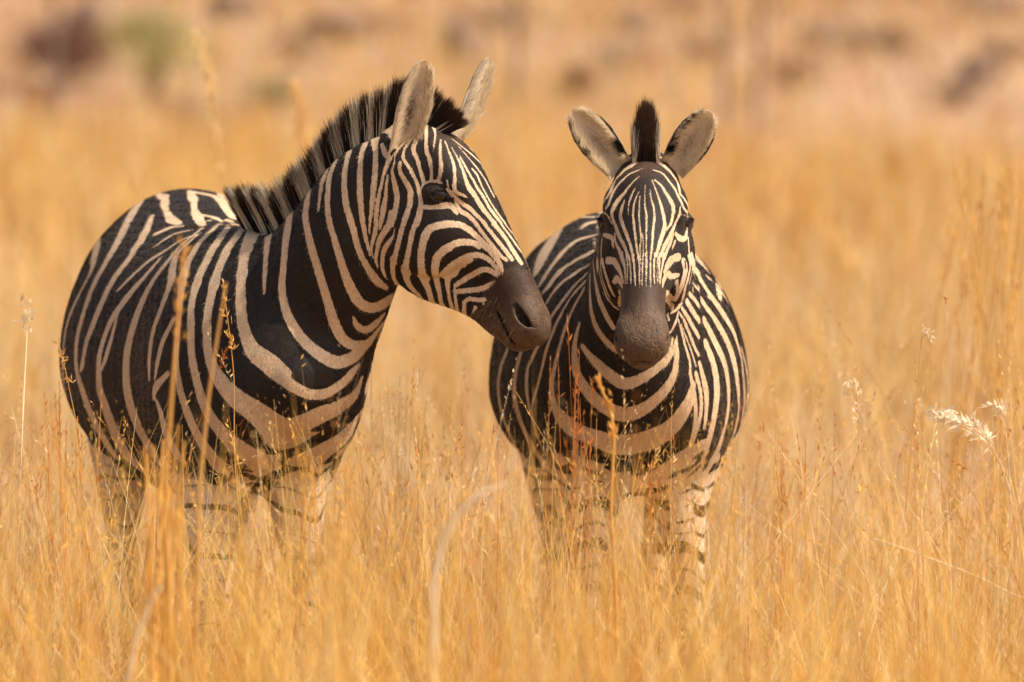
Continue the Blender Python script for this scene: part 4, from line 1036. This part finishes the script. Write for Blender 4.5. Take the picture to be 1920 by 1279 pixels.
def join_tubes(name, tubes, cols, material):
    Vs, Fs, Cs, off = [], [], [], 0
    for (V, F), c in zip(tubes, cols):
        Vs.append(V); Fs.append(F + off); off += len(V); Cs.append(np.tile(np.array([*c, 1.0]), (len(V), 1)))
    o = mesh_np(name, np.concatenate(Vs), np.concatenate(Fs), material); attr(o.data, 'col', np.concatenate(Cs), 'FLOAT_COLOR'); return o

def path_at(pts, n=8):
    P = [at(x, y, Y) for x, y, Y in pts]
    if P[0][2] > .05:                                        # carry the stem down to the soil
        d = P[0] - P[1]; d = d/abs(d[2]); k = P[0][2]; P.insert(0, P[0] + np.array([d[0]*k*.5, d[1]*k*.5, -k - .01]))
    return catmull(np.array(P), n)
def stalk(pts, width, col, label, cat='grass stalk', head=None, group=None, seed=1, name='grass_stalk'):
    """one grass stem through measured points, with its seed head: head = (length, number, size, colour, spread)"""
    P = path_at(pts); n = len(P); r_ = np.random.default_rng(seed)
    culm = join_tubes('culm', [tube(P, np.linspace(width*.5, width*.22, n), 5)], [col], M_GRASS)
    root = thing(name, tuple(P[0]), label, cat, group); kids = [culm]
    if head:
        L_, k, size, hc, spread = head
        s = np.concatenate([[0], np.cumsum(np.linalg.norm(np.diff(P, axis=0), axis=1))]); t = s[-1] - L_*r_.random(k)
        base = np.stack([np.interp(t, s, P[:, i]) for i in range(3)], 1); base += r_.normal(0, size*.35, (k, 3))
        i = np.clip(np.searchsorted(s, t), 1, n-1); ax = P[i] - P[i-1]; ax /= np.linalg.norm(ax, axis=1)[:, None]
        V, Cc = spikelets(base, ax + np.array([0, 0, -.2]), np.full(k, size*.4), 3, np.tile(np.array(hc), (k, 1)), size, r_, spread, .26)
        kids.append(to_mesh('seed_head', [(V, Cc)], M_GRASS))
    adopt(root, *kids); return root
def tuft(x0, x1, ytop, ybase, Y, n, width, col, label, seed, head=None, spread=.06, group=None):
    r_ = np.random.default_rng(seed); tubes, cols, tops, axs = [], [], [], []
    b0 = at((x0+x1)/2, ybase, Y); b0[2] = float(ground_z(b0[0], b0[1]))
    for k in range(n):
        px = r_.uniform(x0, x1); py = ytop + abs(r_.normal(0, 1))*(ybase - ytop)*.18
        top = at(px, py, Y + r_.normal(0, spread)); base = b0 + np.array([(top[0]-b0[0])*.45 + r_.normal(0, spread*.6), r_.normal(0, spread), 0]); base[2] = float(ground_z(base[0], base[1])) - .01
        mid = (base + top)/2 + np.array([r_.normal(0, .012), r_.normal(0, .02), 0])
        P = catmull(np.array([base, mid, top]), 6); w = width*r_.uniform(.6, 1.3)
        tubes.append(tube(P, np.linspace(w*.5, w*.2, len(P)), 4)); cols.append(np.array(col)*r_.uniform(.8, 1.2)); tops.append(P[-1]); axs.append(P[-1]-P[-2])
    st = join_tubes('stems', tubes, np.clip(cols, 0, .92), M_GRASS); kids = [st]
    if head:
        L_, k, size, hc, sp = head; tops = np.array(tops); axs = np.array(axs); axs /= np.linalg.norm(axs, axis=1)[:, None]
        for q in range(len(tops)):
            V, Cc = spikelets((tops - axs*L_*.8)[q:q+1], axs[q:q+1], np.array([L_]), k, np.array([hc]), size, r_, sp, .2)
            st_ = np.stack([tops[q] - axs[q]*L_*(1 - t) for t in (0, .5, 1.15)])[None, :, None]*np.ones((1, 1, 2, 1)); st_[:, :, 1, 0] += width*.3
            c4 = np.ones((1, 3, 2, 4)); c4[..., :3] = np.array(hc)*.8; kids.append(to_mesh('seed_head', [(V, Cc), (st_, c4)], M_GRASS))
    root = thing('grass_tuft', tuple(b0), label, 'grass tuft', group); adopt(root, *kids); return root
G1 = 'single grass stalks rising in front of and beside the zebras'; RU = (.52, .17, .035); GO = (.84, .50, .14); PA = (.90, .78, .58); TN = (.72, .44, .15)
stalk([(318, 1150, -2.6), (312, 960, -2.6), (318, 800, -2.6), (332, 620, -2.6), (346, 455, -2.6)], .0115, GO, 'tall blurred golden grass stalk crossing the flank of the left zebra', group=G1, head=(.20, 30, .018, GO, .3), seed=2)
stalk([(372, 1000, -2.3), (385, 800, -2.3), (400, 680, -2.3), (424, 530, -2.3)], .011, TN, 'shorter blurred tan grass stalk leaning right before the left zebra shoulder', group=G1, seed=3)
stalk([(1155, 1150, -1.5), (1146, 950, -1.5), (1150, 800, -1.5), (1118, 705, -1.5)], .010, GO, 'thick golden grass stalk bending left before the chest of the right zebra', group=G1, head=(.14, 40, .016, GO, .25), seed=4)
stalk([(1690, 1100, .1), (1705, 880, .1), (1722, 720, .1), (1727, 645, .1), (1736, 616, .1), (1749, 634, .1)], .0032, GO, 'thin stalk with a small drooping pale seed head right of the zebras', group=G1, head=(.05, 22, .013, PA, .5), seed=5)
stalk([(1616, 1150, .1), (1612, 900, .1), (1606, 740, .1), (1596, 712, .1), (1590, 735, .1)], .003, GO, 'thin stalk carrying two loose pale seed clusters one above the other', group=G1, head=(.13, 46, .013, PA, .5), seed=6)
stalk([(1775, 1100, .3), (1762, 800, .3), (1768, 640, .3), (1773, 556, .3)], .002, TN, 'very thin bare grass stalk topped by a tiny reddish seed', group=G1, head=(.02, 5, .009, RU, .5), seed=7)
stalk([(1915, 1100, .2), (1895, 930, .2), (1858, 835, .2), (1812, 795, .2), (1756, 772, .2)], .005, PA, 'arching pale stalk with feathery white plumes at the right edge', group=G1, head=(.16, 75, .026, (.92, .82, .64), .55), seed=8)
stalk([(1900, 1150, .1), (1893, 900, .1), (1880, 775, .1), (1858, 758, .1)], .004, PA, 'short pale stalk with a nodding tip above the white plumes', group=G1, head=(.05, 20, .020, PA, .4), seed=9)
stalk([(1985, 1190, -.9), (1880, 1105, -.9), (1740, 1045, -.9), (1640, 1010, -.9)], .006, PA, 'long pale straw lying slantwise low at the right', group=G1, seed=10)
stalk([(812, 1200, -3.6), (816, 1080, -3.6), (842, 990, -3.6), (890, 935, -3.6), (952, 906, -3.6)], .017, PA, 'broad pale grass blade arching right between the two zebras', group=G1, seed=11)
stalk([(240, 1279, -3.2), (275, 1150, -3.2), (300, 1100, -3.2)], .016, PA, 'blurred pale blade leaning right at the bottom left', group=G1, seed=12)
stalk([(455, 1100, -.5), (440, 850, -.5), (438, 700, -.5), (418, 528, -.5)], .0035, GO, 'sharp golden stalk with loose seeds before the left zebra chest', group=G1, head=(.16, 26, .014, GO, .5), seed=13)
stalk([(330, 1100, -.5), (345, 900, -.5), (392, 740, -.5), (432, 640, -.5)], .0028, RU, 'fine reddish stalk slanting right across the left zebra', group=G1, head=(.07, 16, .012, RU, .5), seed=14)
stalk([(165, 1100, -.3), (150, 850, -.3), (128, 720, -.3), (112, 650, -.3)], .0032, TN, 'fine tan stalk with dangling seeds at the flank of the left zebra', group=G1, head=(.09, 24, .014, TN, .6), seed=15)
stalk([(860, 1180, -.2), (868, 960, -.2), (905, 820, -.2)], .0035, GO, 'slim golden stalk between the zebras leaning right', group=G1, seed=16)
stalk([(395, 560, 5.5), (412, 330, 5.5), (398, 190, 5.5), (386, 110, 5.5), (372, 66, 5.5)], .007, GO, 'very tall blurred grass stalk with a long seed head behind the left zebra back', group=G1, head=(.46, 90, .028, (.86, .68, .36), .25), seed=17)
stalk([(590, 560, 8), (576, 330, 8), (566, 220, 8), (558, 170, 8)], .009, GO, 'faint blurred stalk with a seed head left of the striped mane', group=G1, head=(.24, 60, .035, (.80, .55, .24), .25), seed=18)
stalk([(30, 1100, -.1), (42, 800, -.1), (50, 640, .2), (52, 570, .2)], .004, PA, 'pale fuzzy stalk at the far left beside the left zebra', group=G1, head=(.08, 26, .018, PA, .4), seed=19)
G2 = 'tufts of taller grass among the zebras'
tuft(1030, 1112, 600, 1330, -.75, 17, .0036, RU, 'clump of rust red grass before the shoulder of the right zebra', 21, (.13, 10, .020, (.56, .20, .045), .32), .05, G2)
tuft(1200, 1260, 830, 1330, -.8, 10, .0034, (.70, .30, .07), 'small orange tuft before the far foreleg of the right zebra', 22, (.08, 8, .016, (.64, .28, .07), .35), .05, G2)
tuft(1770, 1930, 300, 1150, 3.2, 34, .0075, (.82, .53, .17), 'tall blurred golden tuft standing at the right edge', 23, (.18, 12, .03, (.84, .50, .15), .25), .25, G2)
tuft(1440, 1520, 820, 1330, -.3, 14, .0032, (.78, .38, .09), 'orange brown tuft right of the right zebra', 24, (.10, 9, .018, (.66, .30, .08), .35), .06, G2)
tuft(560, 660, 850, 1330, -1.6, 16, .0055, GO, 'golden tuft before the forelegs of the left zebra', 25, (.10, 7, .02, GO, .3), .08, G2)
tuft(60, 190, 740, 1330, -.9, 18, .0036, (.74, .36, .09), 'orange tuft under the rump of the left zebra', 26, (.11, 8, .018, (.62, .26, .06), .35), .08, G2)
tuft(270, 350, 780, 1330, -2.4, 14, .011, GO, 'soft golden tuft before the belly of the left zebra', 27, None, .08, G2)
tuft(1290, 1420, 900, 1330, -1.1, 16, .004, PA, 'pale straw tuft beside the foreleg of the right zebra', 28, (.08, 6, .018, PA, .35), .08, G2)
tuft(690, 800, 690, 1300, .8, 16, .0034, (.84, .60, .28), 'straw coloured tuft just right of the left zebra chest', 29, (.08, 8, .014, PA, .4), .1, G2)

# shrubs, bare saplings and stones on the slope
M_LEAF, N, Lk, P = mat('leaves'); Lk.new(at_(N, 'col', 'Color'), P.inputs['Base Color']); P.inputs['Roughness'].default_value = .7
M_BARK, N, Lk, P = mat('bark')
Lk.new(mix(N, Lk, noise(N, 14, 4, .7), (.24, .165, .115), (.36, .26, .19)), P.inputs['Base Color']); P.inputs['Roughness'].default_value = .9
bb = N.new('ShaderNodeBump'); bb.inputs['Distance'].default_value = .02; Lk.new(noise(N, 30, 4, .7), bb.inputs['Height']); Lk.new(bb.outputs[0], P.inputs['Normal'])
M_ROCK, N, Lk, P = mat('stone')
c = mix(N, Lk, ramp(N, Lk, noise(N, 2.4, 5, .65), [(.38, 0.0), (.65, 1.0)]), (.22, .14, .105), (.38, .25, .175))
Lk.new(c, P.inputs['Base Color']); P.inputs['Roughness'].default_value = .92
bb = N.new('ShaderNodeBump'); bb.inputs['Distance'].default_value = .04; Lk.new(noise(N, 9, 6, .7), bb.inputs['Height']); Lk.new(bb.outputs[0], P.inputs['Normal'])
def limbs(r_, base, H, n, rad, lean, depth=2):
    out = []
    def grow(p, d, L_, r, k):
        m = 6; P = [p]
        for i in range(m):
            d = nrm(d + r_.normal(0, .13, 3) + np.array([0, 0, .06])); P.append(P[-1] + d*L_/m)
        out.append(tube(P, np.linspace(r, r*.55, m+1), 7)); tips.append(P[-1]); tips.append(P[m//2+1])
        if k:
            for _ in range(3): i = r_.integers(m//2, m+1); grow(P[i], nrm(d + r_.normal(0, .55, 3)), L_*.62, r*.5, k-1)
    tips = []
    for k in range(n): grow(base + r_.normal(0, rad, 3)*np.array([1, 1, 0]), nrm(np.array([r_.normal(0, lean), r_.normal(0, lean), 1])), H*r_.uniform(.5, .65), rad*r_.uniform(.6, 1), depth)
    return out, np.array(tips)
def shrub(px, py, H, Wd, col, label, seed, nleaf=1500, leaf=.05):
    p = ground_hit(px, py); p[2] -= .03; r_ = np.random.default_rng(seed)
    T, tips = limbs(r_, p, H*.8, 5, .022, .45)
    tr = join_tubes('trunk', T, [(.2, .14, .1)]*len(T), M_BARK)
    i = r_.integers(0, len(tips), nleaf); c = tips[i] + r_.normal(0, 1, (nleaf, 3))*np.array([Wd*.13, Wd*.13, H*.11]); c[:, 2] = np.maximum(c[:, 2], p[2] + .05)
    V, Cc = spikelets(c, np.tile([0, 0, 1.0], (nleaf, 1)) + r_.normal(0, .5, (nleaf, 3)), np.full(nleaf, .01), 1, np.tile(np.array(col), (nleaf, 1))*(.7 + .6*r_.random((nleaf, 1))), leaf, r_, .6, .6)
    cr = to_mesh('crown', [(V, Cc)], M_LEAF)
    root = thing('shrub', tuple(p), label, 'shrub', 'shrubs on the slope behind'); adopt(root, tr, cr)
def sapling(px, py, H, rad, lean, label, seed):
    p = ground_hit(px, py); p[2] -= .05; r_ = np.random.default_rng(seed)
    top = p + np.array([lean*H, 0, H]); P = catmull(np.array([p, p*.6 + top*.4 + r_.normal(0, .04, 3), top]), 8)
    tr = join_tubes('trunk', [tube(P, np.linspace(rad, rad*.5, len(P)), 9)], [(.2, .14, .1)], M_BARK)
    bs = []
    for k in range(9):
        i = r_.integers(7, len(P)-1); d = nrm(np.array([r_.choice([-1, 1])*.7, r_.normal(0, .4), .9])); q = [P[i]]
        for j in range(5): d = nrm(d + r_.normal(0, .15, 3)); q.append(q[-1] + d*H*.06)
        bs.append(tube(q, np.linspace(rad*.35, rad*.12, 6), 5))
    br = join_tubes('branches', bs, [(.2, .14, .1)]*len(bs), M_BARK)
    root = thing('bare_tree', tuple(p), label, 'tree', 'bare thin trees on the slope'); adopt(root, tr, br)
def boulder(px, py, w, h, label, seed, tone=None):
    p = ground_hit(px, py); r_ = np.random.default_rng(seed); bm = bmesh.new(); bmesh.ops.create_icosphere(bm, subdivisions=4, radius=1)
    offs = r_.normal(0, 1, (7, 3)); offs /= np.linalg.norm(offs, axis=1)[:, None]; cut = r_.uniform(.55, .9, 7)
    for v in bm.verts:
        c = np.array(v.co)
        for o_, k in zip(offs, cut):
            d = c@o_
            if d > k: c = c - o_*(d-k)*.85
        c = c*(1 + .05*math.sin(c[0]*7 + seed) + .04*math.sin(c[1]*11 + c[2]*8))
        v.co = (c[0]*w*.5, c[1]*w*.45, c[2]*h*.62 + h*.3)
    me = bpy.data.meshes.new('boulder'); bm.to_mesh(me); bm.free(); me.shade_smooth(); me.materials.append(M_ROCK)
    o = bpy.data.objects.new('boulder', me); C.objects.link(o); o.location = tuple(p); o.rotation_euler = (0, 0, r_.uniform(-.5, .5))
    tag(o, label, 'boulder', 'boulders on the slope behind')
if True:
    shrub(285, 190, 1.05, 1.6, (.32, .30, .075), 'yellow green shrub blurred at the top left behind the left zebra', 41, 1700, .05)
    shrub(492, 215, .42, .5, (.32, .28, .12), 'small dull green shrub just left of the striped mane', 42, 700)
    shrub(1090, 190, .35, .40, (.17, .07, .045), 'low reddish brown bush above the ears of the right zebra', 43, 900)
    shrub(120, 165, .75, 1.2, (.20, .095, .065), 'dark reddish brown bush at the top left corner', 44, 2600, .06)
    sapling(105, 240, 2.4, .045, .02, 'thin reddish bare tree at the far left', 45)
    sapling(1365, 270, 3.6, .04, -.02, 'thin grey bare tree right of the right zebra, the left of the pair', 46)
    sapling(1415, 262, 3.6, .036, .06, 'slightly slanting bare tree, the right of the pair', 47)
    sapling(968, 215, 2.2, .04, .02, 'bare thin tree between the heads of the two zebras', 48)
    boulder(170, 95, .75, .55, 'large dark boulder beside the dark bush at top left', 51)
    boulder(870, 120, .42, .55, 'upright dark boulder above the far ear of the left zebra', 52)
    boulder(1865, 30, .8, .4, 'dark boulder in the top right corner', 53)
    boulder(640, 70, .8, .35, 'broad low boulder above the mane of the left zebra', 54)
    boulder(1195, 60, .5, .28, 'small boulder near the top, right of the upright dark one', 55)
    boulder(1560, 85, .7, .3, 'low pale brown boulder above the pair of thin trees to the right', 56)
    boulder(1840, 150, .45, .25, 'small boulder below the top right corner', 57)
    boulder(440, 40, .6, .35, 'rounded boulder above the green shrub to its right', 58)
    boulder(1290, 20, .7, .3, 'flat boulder at the top edge above the right zebra', 59)
    rs_ = np.random.default_rng(77)
    names = ['russet', 'dull brown', 'greyish brown', 'dusty tan']; cols_ = [(.28, .135, .075), (.27, .165, .10), (.29, .20, .14), (.36, .23, .135)]
    spots = [(60, 205), (215, 70), (350, 240), (560, 120), (700, 70), (930, 70), (1160, 130), (1300, 120), (1500, 170), (1660, 110), (1790, 200), (1890, 120)]
    for k, (sx, sy) in enumerate(spots):
        c_ = k % 4; side = 'left' if sx < 640 else ('middle' if sx < 1280 else 'right')
        shrub(sx, sy, rs_.uniform(.25, .42), rs_.uniform(1.0, 1.7), cols_[c_], f'low {names[c_]} bush blurred on the slope, {side} part of the picture', 80 + k, 480, .05)
